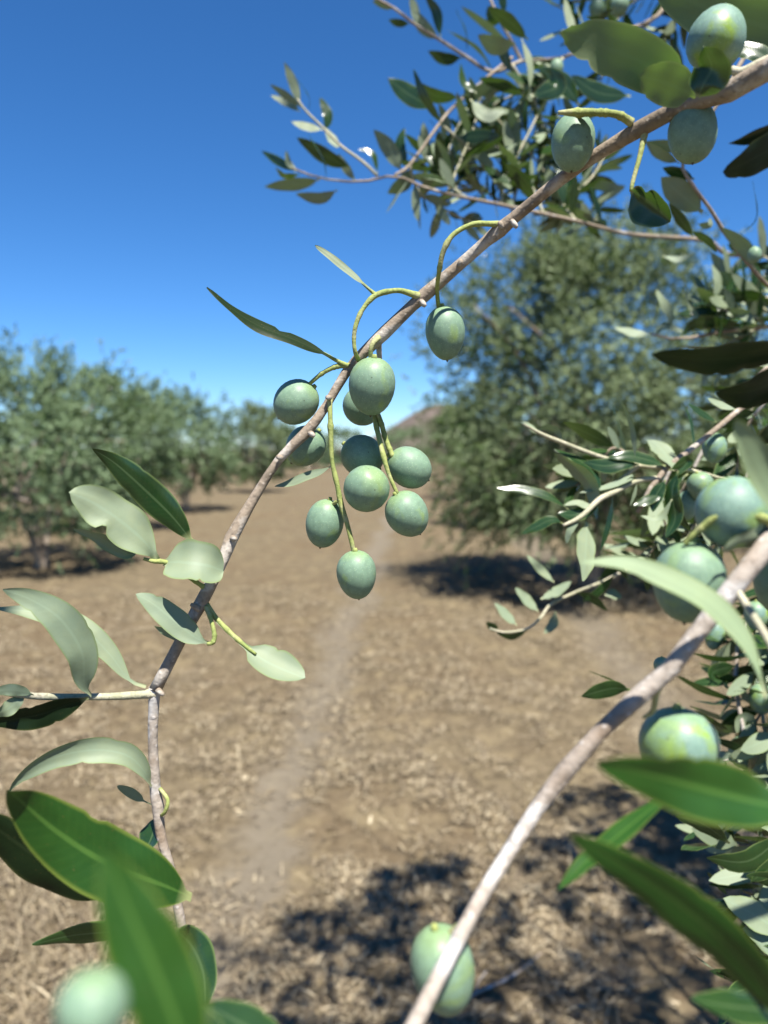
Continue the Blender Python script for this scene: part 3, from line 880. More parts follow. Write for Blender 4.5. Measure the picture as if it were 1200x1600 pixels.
twig(main, [(515, 622, .337, 10), (516, 650, .336, 7.5), (517, 683, .336, 8), (519, 721, .336, 7), (527, 758, .336, 7.5), (533, 788, .336, 9), (542, 817, .336, 7.5), (549, 845, .336, 7.5), (554, 868, .337, 6.5)], None, 0, 0, M_STALK, ST)
twig(main, [(533, 782, .336, 6), (526, 784, .337, 6), (520, 788, .339, 6), (514, 794, .341, 6)], None, 0, 0, M_STALK, ST, n=8)
twig(main, [(987, 192, .284, 14), (967, 180, .282, 12), (940, 176, .281, 11), (902, 176, .281, 13), (872, 176, .281, 6)], None, 0, 0, M_STALK, ST)
twig(main, [(930, 177, .282, 8), (908, 180, .284, 8), (900, 190, .288, 8)], None, 0, 0, M_STALK, ST, n=8)
twig(main, [(1008, 205, .284, 12), (1000, 243, .283, 8), (989, 283, .283, 7), (986, 299, .283, 6)], None, 0, 0, M_STALK, 'leaf_stalk')
twig(main, [(1150, 138, .26, 14), (1120, 128, .262, 16), (1095, 140, .266, 14), (1082, 158, .27, 13)], None, 0, 0, M_STALK, ST)
twig(main, [(1140, 108, .26, 12), (1160, 112, .258, 14), (1200, 92, .255, 12), (1260, 70, .25, 12)], None, 0, 0, M_SHOOT, 'twig')

# leaves of the diagonal branch
twig(main, [(545, 572, .336, 8), (525, 563, .336, 6), (508, 553, .336, 5), (488, 544, .335, 4)], None, 0, 0, M_STALK, 'leaf_stalk', n=10)
twig(main, [(588, 461, .327, 7), (578, 453, .327, 5), (566, 442, .326, 4), (555, 432, .326, 3)], None, 0, 0, M_STALK, 'leaf_stalk', n=10)
twig(main, [(322, 944, .331, 10), (338, 966, .329, 8), (360, 989, .327, 8), (384, 1010, .325, 6), (400, 1022, .323, 4)], None, 0, 0, M_STALK, 'leaf_stalk', n=16)
leaf(main, [(544, 569), (500, 549), (458, 530), (404, 509), (362, 482), (323, 449)], (.337, .318), 34, (-46, -60), M_LEAF_SHADED, curl=.35, fold=.3, pet=.16, notch=[(.47, 1, .55, .022)], label='narrow dark green leaf edge-on against the sky')
leaf(main, [(588, 461), (571, 446), (545, 424), (518, 402), (492, 383)], (.327, .322), 13, (200, 225), curl=.3, fold=.3, pet=.2, blunt=.5, lit=30, label='slim pale leaf on the arched fruit stalk')
leaf(main, [(518, 728), (504, 736), (480, 744), (452, 755), (429, 760)], (.337, .345), 17, (205, 215), curl=.3, fold=.2, label='small pale leaf behind the stalk', lit=28)
leaf(main, [(300, 846), (268, 806), (225, 764), (180, 724), (144, 701)], (.345, .335), 54, (12, 22), curl=.25, fold=.2, pet=.03, label='dark green glossy leaf above the pale pair')
leaf(main, [(246, 878), (228, 848), (190, 815), (145, 785), (108, 770)], (.322, .300), 78, (166, 198), curl=.45, fold=.45, blunt=.35, notch=[(.60, 1, .42, .035)], wave=.05, label='pale folded leaf with a torn edge', lit=28)
leaf(main, [(222, 856), (200, 866), (172, 850), (150, 838), (114, 826)], (.32, .31), 26, (160, 240), curl=.4, fold=.2, wave=.06)
leaf(main, [(256, 880), (275, 878, -2), (300, 880, -3), (326, 884, 0), (349, 892, 6)], (.322, .318), 74, (176, 158), curl=.42, fold=.1, blunt=.55, pet=.03, label='rounded pale leaf seen from below', lit=28)
twig(main, [(330, 925, .331, 9), (300, 905, .328, 7), (262, 880, .322, 8), (240, 877, .32, 7), (224, 873, .319, 5)], None, 0, 0, M_STALK, 'leaf_stalk')
twig(main, [(322, 948, .33, 9), (329, 966, .327, 7), (335, 992, .325, 7), (332, 1004, .324, 7), (324, 1006, .324, 6)], None, 0, 0, M_STALK, 'leaf_stalk')
leaf(main, [(328, 1006), (305, 996), (275, 972), (240, 944), (212, 928)], (.324, .316), 44, (196, 172), curl=.3, fold=.2, blunt=.2, label='grey-green leaf crossing the stem', lit=12)
leaf(main, [(318, 1001), (290, 996), (262, 988), (240, 978)], (.327, .33), 22, (205, 230), curl=.3)
leaf(main, [(324, 950), (350, 982), (383, 1010), (410, 1030), (440, 1045), (477, 1060)], (.33, .318), 58, (235, 165), curl=.45, fold=.15, blunt=.35, pet=.46, label='twisted pale leaf hanging right of the stem', lit=32)
leaf(main, [(143, 1087), (132, 1070), (128, 1020), (95, 968), (48, 937), (4, 921)], (.318, .292), 60, (158, 190), curl=.3, fold=.2, label='large pale leaf arching to the left edge', lit=16)
leaf(main, [(228, 1073), (202, 1062), (167, 1017), (117, 974), (54, 957), (-12, 950)], (.326, .315), 42, (222, 196), curl=.4, fold=.3, pet=.1, label='long pale leaf behind the arching one', lit=28)
leaf(main, [(138, 1090), (100, 1103), (55, 1118), (-22, 1130)], (.316, .308), 46, (35, 25), M_LEAF_SHADED, curl=.1, fold=.4, pet=.03, label='dark shaded leaf under the side twig')
leaf(main, [(40, 1088), (25, 1098), (8, 1110), (-18, 1118)], (.31, .30), 26, (160, 230), wave=.08)
leaf(main, [(52, 1086), (34, 1080), (10, 1078), (-20, 1084)], (.31, .30), 20, 190, wave=.06)
leaf(main, [(236, 1230), (226, 1206), (198, 1180), (148, 1172), (85, 1184), (30, 1216), (10, 1242)], (.328, .298), 42, (138, 232), curl=.5, fold=.2, pet=.03, label='arched leaf, lit pale at the stem and dark at its tip')
leaf(main, [(239, 1258), (222, 1250), (203, 1238), (183, 1228)], (.331, .325), 16, 195, pet=.25, blunt=.3)
twig(main, [(250, 1232, .33, 6), (262, 1250, .327, 6), (258, 1268, .327, 6), (252, 1274, .329, 5)], None, 0, 0, M_STALK, 'leaf_stalk', n=12)
leaf(main, [(246, 1276), (240, 1300), (232, 1320), (218, 1345)], (.338, .33), 50, (-40, -55), fold=.35, pet=.04)
leaf(main, [(299, 1402), (262, 1386), (215, 1368), (158, 1344), (90, 1300), (40, 1258), (13, 1234)], (.262, .215), 112, (-12, 8), M_LEAF_FRESH, curl=.2, fold=.18, pet=.02, label='large bright green leaf facing the lens at lower left')
leaf(main, [(172, 1404), (120, 1378), (60, 1340), (0, 1298), (-40, 1270)], (.275, .25), 92, (38, 30), M_LEAF_SHADED, curl=.25, fold=.2, pet=.02, label='dark leaf half hidden behind the large bright one')
leaf(main, [(270, 1440), (225, 1452), (170, 1456), (110, 1462), (50, 1476)], (.30, .275), 46, (52, 40), curl=.4, fold=.3, pet=.03)
leaf(main, [(276, 1452), (300, 1478), (318, 1520), (322, 1575)], (.275, .25), 66, (-45, -25), curl=.2, fold=.2, pet=.03)

# top right leaves of the same branch, close to the lens
leaf(main, [(1072, 152), (1046, 124), (1000, 96), (940, 72), (880, 50)], (.268, .245), 82, (182, 168), M_LEAF_THIN, curl=.15, fold=.08, blunt=.45, notch=[(.93, -1, .3, .05), (.8, 1, .25, .03), (.6, 1, .12, .04)], label='broad grey-green leaf with chewed edge in the top right')
leaf(main, [(1088, 150), (1060, 138), (1028, 126), (1000, 120)], (.262, .25), 64, (172, 190), M_LEAF_THIN, fold=.1, blunt=.4)
leaf(main, [(1300, 70), (1220, 48), (1140, 25), (1075, 0), (1020, -25)], (.300, .285), 100, (180, 168), M_LEAF_THIN, curl=.2, fold=.1, blunt=.2, label='big pale leaf cropped by the top edge')
leaf(main, [(1090, 152), (1100, 130), (1112, 105), (1100, 72)], (.248, .24), 76, (20, 60), curl=.3, fold=.2, pet=.02, blunt=.2)
leaf(main, [(1215, 100), (1190, 85), (1160, 78), (1125, 90)], (.262, .268), 34, (-30, -50))
leaf(main, [(986, 298), (1000, 305), (1022, 322), (1048, 346)], (.283, .278), 62, (-38, -20), M_LEAF, curl=-.2, fold=.5, pet=.02, blunt=.3, notch=[(.35, -1, .4, .05)], label='hanging dark leaf with a hole on a twisted stalk')

# ------------------------------------------------------------------ olives
OL = 'green olives on the branches'


def olive(x, y, w, h, d, label, tilt=0., lean=0., bare=False, stalk=True, taper=.0, group=OL):
    """an olive: drupe with a tiny stalk pit and dark tip; tilt degrees in the picture (0: stalk up), lean towards the lens"""
    c = P(x, y, d)
    rx, rz = w * d / F_PX / 2 * .98, h * d / F_PX / 2 * 1.04
    nu, nv = 20, 14
    vs = []
    sd = int(x * 7 + y)
    g = np.random.default_rng(sd)
    a1, a2, ph = g.random() * 6.28, g.random() * 6.28, g.normal(0, .02)
    taper = taper or g.uniform(-.06, .16)
    for i in range(nv + 1):
        th = math.pi * i / nv
        z = math.cos(th); r = math.sin(th) ** .96
        r *= 1 - taper * (-z) * .5 + .03 * z
        if i == 0: z -= .05
        for k in range(nu):
            a = 2 * math.pi * k / nu
            q = 1 + .035 * math.cos(a + a1) + .016 * math.cos(2 * a + a2) + ph * z
            vs.append((rx * r * math.cos(a) * q, rx * r * math.sin(a) * q, rz * z))
    qs = [(i * nu + k, (i + 1) * nu + k, (i + 1) * nu + (k + 1) % nu, i * nu + (k + 1) % nu) for i in range(nv) for k in range(nu)]
    me = mesh_of('olive', vs, qs, [])
    o = link('olive', me, None, M_OLIVE_BARE if bare else M_OLIVE)
    # picture axes: stalk direction in the picture plane
    t = math.radians(tilt)
    zax = (UPV * math.cos(t) + RGT * math.sin(t)) * math.cos(math.radians(lean)) - FWD * math.sin(math.radians(lean))
    q = zax.to_track_quat('Z', 'X')
    o.rotation_euler = q.to_euler(); o.location = c
    tag(o, label, 'olive', group)
    if stalk:
        v, f, t3 = tube_data(np.array([(0, 0, rz * .90), (0, 0, rz * 1.02), (0, 0, rz * 1.10)]), [rx * .13, rx * .12, rx * .085], 8)
        link('calyx', mesh_of('calyx', v, f, t3), o, M_STALK)
        v, f, t3 = tube_data(np.array([(0, 0, -rz * .985), (0, 0, -rz * 1.02), (0, 0, -rz * 1.06)]), [rx * .07, rx * .05, rx * .02], 6)
        link('tip', mesh_of('tip', v, f, t3), o, M_TIP)
    return o


olive(463, 629, 69, 72, .343, 'pale evenly lit olive left of the branch, level with the sky edge', 50, 10)
olive(477, 698, 62, 64, .356, 'olive partly hidden behind the branch, under the pale left one', 40, 0)
olive(582, 604, 74, 87, .332, 'largest sharp olive directly below the branch fork', 4, 14)
olive(567, 634, 62, 60, .362, 'olive peeking out behind the largest sharp one', 0, 0, stalk=False)
olive(566, 713, 68, 66, .353, 'half shaded olive upper left in the lower cluster', -55, 0)
olive(639, 731, 65, 70, .345, 'bright olive on the right side of the lower cluster', -58, 5)
olive(572, 764, 73, 73, .334, 'round olive in the middle of the lower cluster', 30, 45, stalk=False)
olive(637, 803, 68, 72, .338, 'lowest olive of the right stalk, below the bright one', -32, 10)
olive(508, 818, 60, 74, .343, 'dark olive on the left of the long hanging stalk', 12, 5)
olive(558, 898, 64, 74, .337, 'lowest sharp olive hanging alone from the long stalk', -4, 6)
olive(695, 521, 62, 80, .338, 'single tapering olive on the arched stalk beside the large tree', -6, 8, taper=.2)
olive(896, 223, 68, 86, .292, 'olive under the broken yellow stalk in the upper right', 4, 0)
olive(1082, 207, 74, 92, .277, 'shaded olive hanging just under the branch, upper right', 0, 0)
olive(1121, 58, 90, 94, .262, 'olive with yellow flush above the branch, top right', 200, 10, True)

# ================================================================== the near branch at lower right
B2 = [(1400, 620, .25, 40), (1290, 730, .225, 40), (1200, 850, .205, 38), (1147, 916, .203, 35), (1106, 965, .203, 33), (1080, 1006, .203, 32), (1042, 1050, .203, 31), (1010, 1078, .203, 36), (982, 1102, .203, 31),
      (919, 1162, .203, 27), (868, 1225, .203, 34), (840, 1262, .203, 27), (790, 1340, .198, 26), (740, 1420, .190, 26), (705, 1490, .182, 28), (655, 1585, .170, 29), (600, 1700, .16, 30), (540, 1850, .15, 30)]
near = branch('pale blurred olive branch rising across the lower right corner', base=P(1400, 620, .25))
twig(near, B2, None, 0, 0, M_BARK_PALE, 'stem', .07, 14, n=130, wscale=.88, extra=[(1.3, 1.0, 1.5), (.8, .55, 1.62), (.35, .32, 1.65)])
twig(near, [(1215, 818, .205, 16), (1180, 806, .205, 14), (1130, 803, .207, 14), (1090, 830, .21, 9), (1070, 850, .212, 8)], None, 0, 0, M_STALK, ST)
twig(near, [(1036, 1062, .203, 12), (1026, 1082, .206, 11), (1020, 1110, .208, 9), (1004, 1122, .21, 4)], None, 0, 0, M_STALK, ST)
twig(near, [(730, 1440, .188, 12), (712, 1450, .190, 10), (700, 1462, .191, 9)], None, 0, 0, M_STALK, ST, n=8)
leaf(near, [(1196, 1090), (1180, 1034), (1155, 987), (1106, 938), (1042, 903), (975, 880), (908, 878)], (.175, .185), 50, (205, 232), M_LEAF_FRESH, curl=.3, fold=.25, label='pale leaf arching over the near olive', lit=14)
leaf(near, [(1240, 1262), (1190, 1255), (1120, 1238), (1030, 1214), (928, 1190)], (.150, .135), 104, (-25, 38), M_LEAF_FRESH, curl=.15, fold=.3, pet=.02, label='wide blurred green leaf across the right edge')
leaf(near, [(1240, 1610), (1200, 1550), (1130, 1472), (1050, 1404), (960, 1345), (888, 1302)], (.148, .142), 92, (30, 32), M_LEAF_FRESH, curl=.3, fold=.3, pet=.02, label='long blurred green leaf sloping to the lower right corner')
leaf(near, [(1050, 1240), (1020, 1262), (960, 1310), (910, 1352), (870, 1392)], (.19, .18), 42, (-50, -30), M_LEAF_FRESH, curl=.2, fold=.3, pet=.02)
leaf(near, [(1260, 1600), (1200, 1580), (1140, 1572), (1078, 1562)], (.16, .155), 70, (-60, -30), M_LEAF, pet=.02)
leaf(near, [(1260, 830), (1215, 780), (1180, 715), (1150, 655)], (.185, .17), 58, (165, 200), M_LEAF_FRESH, curl=.3, fold=.2, blunt=.3, label='pale green blurred leaf beside the big right olive', lit=35)
leaf(near, [(1235, 815), (1190, 838), (1150, 850), (1125, 862)], (.21, .2), 40, (210, 240), M_LEAF, fold=.4)
twig(near, [(1260, 1130, .19, 12), (1248, 1250, .152, 12), (1250, 1400, .150, 12), (1250, 1610, .148, 12)], None, 0, 0, M_SHOOT, 'twig')
twig(near, [(1147, 916, .203, 12), (1200, 1000, .19, 12), (1230, 1070, .185, 12), (1260, 1130, .19, 12)], None, 0, 0, M_SHOOT, 'twig')
olive(1146, 800, 114, 108, .213, 'big near olive with glossy yellow-green side at the right edge', 60, 0, True)
olive(1078, 910, 112, 122, .216, 'big near olive half crossed by the arching pale leaf', 8, 0)
olive(1058, 1165, 122, 114, .213, 'near olive with yellow-green patch resting behind the wide green leaf', 0, 0, True)
olive(693, 1516, 102, 130, .192, 'blurred olive behind the near branch at the bottom', -12, 0)
olive(1212, 900, 70, 110, .235, 'shaded olive cut by the right edge beside the near branch', 0, 0)

# ================================================================== shoot at lower left, nearest to the lens
shoot = branch('very blurred green shoot at the bottom left, nearest the lens', base=P(330, 1900, .125))
twig(shoot, [(330, 1900, .125, 18), (318, 1800, .112, 15), (305, 1700, .10, 13), (270, 1690, .092, 12), (150, 1690, .083, 10), (144, 1640, .082, 9), (144, 1615, .082, 9)], None, 0, 0, M_SHOOT, 'stem')
leaf(shoot, [(305, 1700), (275, 1600), (235, 1500), (195, 1410), (163, 1322)], (.093, .0915), 130, (-8, 4), M_LEAF_FRESH, curl=.15, fold=.2, pet=.02, label='upright blurred bright green leaf')
leaf(shoot, [(305, 1700), (330, 1640), (310, 1590), (290, 1560)], (.135, .14), 60, (-30, -10), M_LEAF, pet=.02)
leaf(shoot, [(450, 1660), (410, 1620), (360, 1590), (318, 1568)], (.165, .16), 66, (-20, 0), M_LEAF, pet=.02)
twig(shoot, [(318, 1800, .122, 12), (390, 1740, .15, 11), (450, 1660, .165, 10)], None, 0, 0, M_SHOOT, 'twig')
olive(146, 1576, 112, 108, .082, 'strongly blurred pale olive in the bottom left corner', 0, 0, stalk=False)

# ================================================================== dark leaves at the right edge
edge = branch('shaded twig outside the right edge with broad black-green leaves', base=P(1330, 60, .25))
twig(edge, [(1330, 60, .25, 16), (1262, 160, .245, 12), (1250, 330, .24, 11), (1245, 480, .235, 10), (1250, 560, .23, 9), (1262, 640, .23, 8)], None, 0, 0, M_BARK, 'stem')
leaf(edge, [(1255, 172), (1215, 196), (1175, 212), (1138, 224)], (.245, .235), 34, (40, 50), M_LEAF_SHADED, fold=.4, pet=.02)
leaf(edge, [(1250, 200), (1220, 222), (1180, 246), (1130, 270)], (.245, .235), 62, (30, 35), M_LEAF_SHADED, blunt=.3, pet=.02, label='broad black-green leaf against the sky at the right edge')
leaf(edge, [(1246, 548), (1200, 552), (1140, 560), (1080, 560), (1018, 553)], (.235, .215), 72, (48, 40), M_LEAF_SHADED, curl=.2, fold=.25, pet=.02, label='long nearly black leaf poking in from the right edge')
leaf(edge, [(1250, 560), (1220, 590), (1175, 610), (1118, 614)], (.235, .225), 78, (48, 38), M_LEAF_SHADED, curl=.2, fold=.25, pet=.02)
leaf(edge, [(1256, 600), (1235, 640), (1210, 670), (1180, 690)], (.235, .23), 60, (45, 38), M_LEAF_SHADED, pet=.02)

# ================================================================== the leafy spray against the sky
spray = branch('leafy olive spray against the blue sky behind the diagonal branch', base=P(1120, 350, .95))
D = .78
twig(spray, [(1230, 395, .98, 11), (1100, 375, .93, 10), (985, 366, .88, 9), (900, 345, .82, 8), (783, 320, .80, 8), (700, 303, .79, 7), (647, 287, .78, 6), (617, 274, .78, 6), (563, 284, .77, 5.5), (500, 278, .76, 5), (455, 262, .76, 4)],
     None, 0, 0, M_BARK, 'stem', .12, 8, extra=[(1.2, 1.25, 2.0)], wscale=.7)
twig(spray, [(617, 274), (640, 258), (677, 207), (703, 173), (743, 137), (772, 112), (800, 90)], (.78, .86), 5, 5, M_BARK, 'twig')
twig(spray, [(590, 275), (567, 253), (533, 228), (503, 198), (477, 172), (465, 155)], (.775, .765), 5, 3, M_SHOOT, 'twig')
for (pts, w, roll) in [
    ([(470, 165), (458, 130), (444, 97)], 17, 185), ([(472, 168), (448, 150), (422, 132)], 13, 190), ([(470, 175), (447, 160), (423, 149)], 16, -145),
    ([(505, 203), (480, 198), (455, 190)], 16, 175), ([(508, 205), (512, 180), (500, 152)], 18, -20), ([(483, 175), (482, 150), (463, 122)], 8, 80),
    ([(533, 228), (525, 225), (508, 200)], 18, 200), ([(548, 262), (510, 245), (464, 215)], 26, -15), ([(510, 282), (505, 250), (480, 207)], 8, 70),
    ([(500, 280), (470, 287), (413, 292)], 22, 170), ([(527, 297), (500, 310), (462, 303)], 20, 165), ([(463, 268), (435, 252), (409, 236)], 15, -10),
    ([(465, 268), (452, 255), (447, 235)], 12, 200), ([(470, 272), (445, 275), (430, 262)], 16, -60), ([(590, 270), (582, 240), (560, 233)], 12, -40),
    ([(628, 268), (610, 235), (584, 203)], 28, 178), ([(636, 262), (625, 225), (632, 200)], 20, -25), ([(645, 262), (632, 285), (605, 302)], 30, -150),
    ([(660, 240), (690, 265), (655, 262)], 22, -30), ([(556, 283), (540, 262), (528, 240)], 15, 190), ([(692, 196), (662, 150), (646, 108)], 18, -35),
    ([(680, 170), (640, 148), (606, 122)], 33, -20), ([(718, 152), (680, 150), (652, 130)], 26, -40), ([(744, 145), (725, 130), (720, 100)], 14, -30),
    ([(735, 155), (760, 180), (790, 172)], 26, 195), ([(720, 150), (760, 140), (800, 132)], 22, 200),
    ([(820, 150), (790, 135), (748, 122)], 24, -30), ([(800, 115), (785, 80), (772, 55)], 20, -25), ([(760, 65), (780, 78), (800, 64)], 0.1, 0),
    ([(805, 68), (775, 72), (747, 55)], 30, 172), ([(825, 62), (790, 30), (762, 12)], 26, -20), ([(815, 60), (828, 100), (828, 138)], 14, 200),
    ([(905, 165), (880, 130), (840, 105)], 30, -18), ([(830, 150), (870, 135), (862, 105)], 34, -12), ([(985, 150), (935, 145), (893, 118)], 32, -20),
    ([(960, 12), (935, 30), (915, 25)], 16, -40), ([(900, 60), (890, 30), (882, -5)], 16, 175)]:
    if w < 1: continue
    leaf(spray, pts, .80 + rng.uniform(-.05, .04), w, (-roll if abs(roll) < 90 and rng.random() < .6 else roll) + rng.uniform(-8, 8), M_LEAF, n=14, lit=(-20 if rng.random() < .65 else 35) if abs(roll) > 120 else None)
for (pts, d, w) in [([(640, 258), (655, 300), (700, 330), (740, 350)], .8, 5), ([(690, 195), (730, 230), (770, 280), (800, 330)], .82, 5),
                    ([(740, 140), (780, 190), (830, 240), (870, 300)], .85, 5), ([(800, 100), (840, 170), (850, 230), (850, 300)], .86, 5),
                    ([(700, 300), (720, 250), (740, 200), (750, 150)], .81, 5), ([(783, 320), (790, 280), (820, 220), (840, 180)], .83, 5), ([(720, 308), (700, 260), (705, 220), (720, 190)], .84, 5), ([(850, 335), (830, 290), (800, 250), (770, 225)], .82, 5), ([(860, 340), (870, 280), (890, 220), (900, 170)], .87, 5), ([(760, 315), (735, 270), (745, 230), (780, 200)], .85, 5), ([(880, 90), (850, 130), (800, 150), (760, 170)], .86, 5), ([(800, 325), (810, 270), (790, 210), (760, 160)], .88, 5), ([(730, 310), (690, 280), (670, 255), (660, 235)], .80, 4), ([(870, 340), (850, 300), (870, 250), (850, 200)], .90, 5), ([(790, 322), (760, 300), (720, 290), (690, 262)], .86, 5), ([(830, 140), (800, 180), (770, 200), (730, 215)], .88, 5), ([(900, 345), (930, 320), (920, 280), (940, 250)], .88, 5),
                    ([(850, 335), (900, 300), (930, 270), (950, 230)], .86, 5), ([(900, 345), (880, 320), (870, 300)], .84, 5), ([(960, 362), (920, 340), (890, 330), (860, 320)], .86, 5)]:
    t = twig(spray, pts, (d, d + .03), w, w * .6, M_SHOOT, 'twig', sides=6)
    leafy(t, px(pts, (d, d + .03)), 12, .044, rng.randrange(9999), .1, 1.)

top = branch('thin leafy olive twig coming down from the top edge into the sky', base=P(880, 40, .95))
twig(top, [(1150, -60, 1.0, 9), (1020, 30, .95, 8), (940, 60, .92, 8), (880, 90, .90, 7), (815, 95, .88, 6), (770, 112, .87, 6)], None, 0, 0, M_BARK, 'stem', sides=8, wscale=.75, extra=[(1.0, 1.15, 2.35)])
twig(top, [(815, 95), (770, 112), (727, 88), (687, 62), (647, 37), (617, 14), (580, -6)], (.88, .82), 6, 4, M_BARK, 'twig', sides=8)
twig(top, [(815, 95), (800, 66), (780, 30), (762, -10)], (.88, .9), 6, 4, M_BARK, 'twig', sides=8)
for (pts, w, roll) in [([(640, 37), (622, 36), (607, 31)], 13, -20), ([(686, 62), (660, 40), (646, 14)], 22, 175), ([(688, 58), (682, 20), (664, -8)], 18, -20),
                       ([(722, 90), (695, 92), (669, 80)], 20, -18), ([(652, 40), (648, 15), (640, -8)], 15, 190), ([(615, 14), (600, 8), (582, 2)], 12, 190),
                       ([(730, 85), (728, 50), (712, 15)], 10, 75), ([(770, 110), (745, 75), (700, 48)], 12, 60), ([(795, 68), (760, 40), (720, 10)], 15, 215),
                       ([(782, 35), (772, 30), (762, 10)], 26, -30), ([(790, 20), (785, 0), (780, -20)], 14, -20)]:
    leaf(top, pts, .86, w, roll, M_LEAF, n=14, lit=-15)
for (pts, d) in [([(1020, 30), (990, 60), (950, 100), (930, 150)], .95), ([(960, 55), (950, 20), (930, -10), (910, -40)], .93), ([(1100, -30), (1060, 30), (1030, 70)], .98), ([(880, 90), (850, 110), (840, 140)], .9),
                 ([(1080, -20), (1020, -10), (980, 10), (960, 40)], .97), ([(940, 60), (900, 40), (885, 10), (880, -30)], .92)]:
    t = twig(top, pts, d, 5, 3, M_SHOOT, 'twig', sides=6)
    leafy(t, px(pts, d), 10, .045, rng.randrange(9999), .1, 1.)
olive(870, 106, 21, 26, .86, 'tiny green olive dangling among leaves, upper centre', 0, 0)
olive(968, 10, 30, 30, .9, 'small olive touching the top edge, left of the big leaf', 0, 0)
olive(933, 14, 26, 30, .92, 'small shaded olive beside another at the top edge', 0, 0)

# hanging twig, right of the diagonal branch
hang = branch('thin grey twig hanging in the blue gap at the right', base=P(1067, 235, .6))
twig(hang, [(1180, 60, .62, 9), (1110, 180, .6, 7), (1067, 250, .6, 6), (1083, 290, .6, 7), (1110, 327, .61, 7), (1135, 367, .62, 8), (1180, 425, .63, 8), (1205, 450, .64, 7), (1300, 540, .68, 7)], None, 0, 0, M_BARK, 'stem', sides=8, wscale=.85)
for (pts, w, roll) in [([(1098, 332), (1065, 305), (1033, 277)], 46, 170), ([(1085, 280), (1058, 270), (1035, 262)], 20, -20), ([(1083, 370), (1065, 345), (1045, 318)], 20, -30),
                       ([(1090, 350), (1108, 352), (1110, 340)], 12, 200), ([(1080, 250), (1060, 232), (1006, 222)], 20, 200), ([(1180, 420), (1165, 390), (1128, 355)], 24, 200),
                       ([(1062, 255), (1030, 240), (1008, 220)], 20, -150), ([(1150, 372), (1182, 340), (1176, 282)], 5, 70), ([(1078, 360), (1105, 375), (1120, 395)], 14, -30)]:
    leaf(hang, pts, .61, w, roll, M_LEAF, n=14, lit=-15)
olive(1179, 398, 21, 24, .6, 'tiny green olive in the blue gap at the right edge', 0, 0)

# ================================================================== foliage mass at the right edge, mid height
mass = branch('dense leafy bough filling the right edge beside the dark leaves', base=P(1330, 520, .85))
twig(mass, [(1400, 520, .9, 14), (1300, 515, .86, 12), (1200, 510, .82, 10), (1120, 520, .8, 8), (1060, 530, .79, 6), (1018, 522, .78, 5)], None, 0, 0, M_BARK, 'stem', sides=8, wscale=.7, extra=[(1.2, 1.15, 1.8)])
for (pts, w, roll) in [([(1016, 522), (990, 520), (960, 512)], 19, 180), ([(1020, 524), (1040, 510), (1068, 518)], 18, 178), ([(1048, 512), (1046, 490), (1025, 452)], 22, 182),
                       ([(1062, 528), (1090, 505), (1160, 508)], 26, -25), ([(1115, 470), (1122, 440), (1112, 412)], 18, 172), ([(1128, 470), (1145, 440), (1150, 410)], 12, -40),
                       ([(1095, 500), (1080, 480), (1070, 450)], 14, 190), ([(1180, 505), (1160, 490), (1135, 490)], 26, 200), ([(1205, 470), (1170, 462), (1120, 470)], 22, -20),
                       ([(1018, 526), (1012, 480), (1010, 430)], 7, 75), ([(1035, 400), (1060, 405), (1085, 395)], 14, 190)]:
    leaf(mass, pts, .79, w, roll, M_LEAF, n=14, lit=45 if abs(roll) > 120 else -30)
for (pts, d) in [([(1230, 510), (1190, 480), (1160, 450), (1130, 430)], .82), ([(1250, 510), (1220, 470), (1200, 440)], .84), ([(1200, 512), (1170, 490), (1130, 480), (1100, 465)], .8),
                 ([(1240, 515), (1210, 560), (1180, 620), (1170, 660)], .84), ([(1250, 520), (1230, 600), (1200, 680)], .86), ([(1190, 512), (1150, 530), (1110, 560)], .82), ([(1280, 480), (1240, 430), (1190, 400), (1150, 395)], .86), ([(1290, 560), (1220, 600), (1160, 600), (1120, 640)], .88), ([(1260, 460), (1200, 465), (1150, 470), (1110, 500)], .8), ([(1280, 620), (1220, 680), (1190, 740), (1160, 790)], .8)]:
    t = twig(mass, pts, d, 6, 3, M_SHOOT, 'twig', sides=6)
    leafy(t, px(pts, d), 11, .044, rng.randrange(9999), .05, 1.)

# ================================================================== pale twig with three arms on the right
arms = branch('forked pale twig with small olives in front of the large tree', base=P(1250, 600, .58))
DA = .52
twig(arms, [(1320, 560, .56, 10), (1200, 610, .54, 9), (1136, 656, .52, 8.5), (1087, 697, .52, 9), (1046, 727, .515, 10), (1027, 749, .51, 9), (1005, 779, .51, 8), (996, 801, .51, 7)], None, 0, 0, M_BARK, 'stem', sides=9, extra=[(1.15, 1.0, 1.75)], n=60)
twig(arms, [(1140, 752, .53, 5), (1085, 736, .525, 6), (1040, 731, .52, 8), (998, 727, .515, 8), (956, 719, .51, 7), (913, 705, .505, 7), (885, 694, .50, 7), (848, 679, .495, 6), (818, 663, .49, 4)], None, 0, 0, M_SHOOT, 'twig', n=40)
twig(arms, [(1026, 747, .512, 8), (994, 752, .51, 8), (964, 767, .505, 8), (937, 780, .50, 9), (915, 801, .495, 8), (900, 812, .493, 7), (880, 821, .49, 5)], None, 0, 0, M_SHOOT, 'twig', n=36)
twig(arms, [(1000, 727), (985, 738), (960, 757)], .512, 6, 6, M_SHOOT, 'twig')
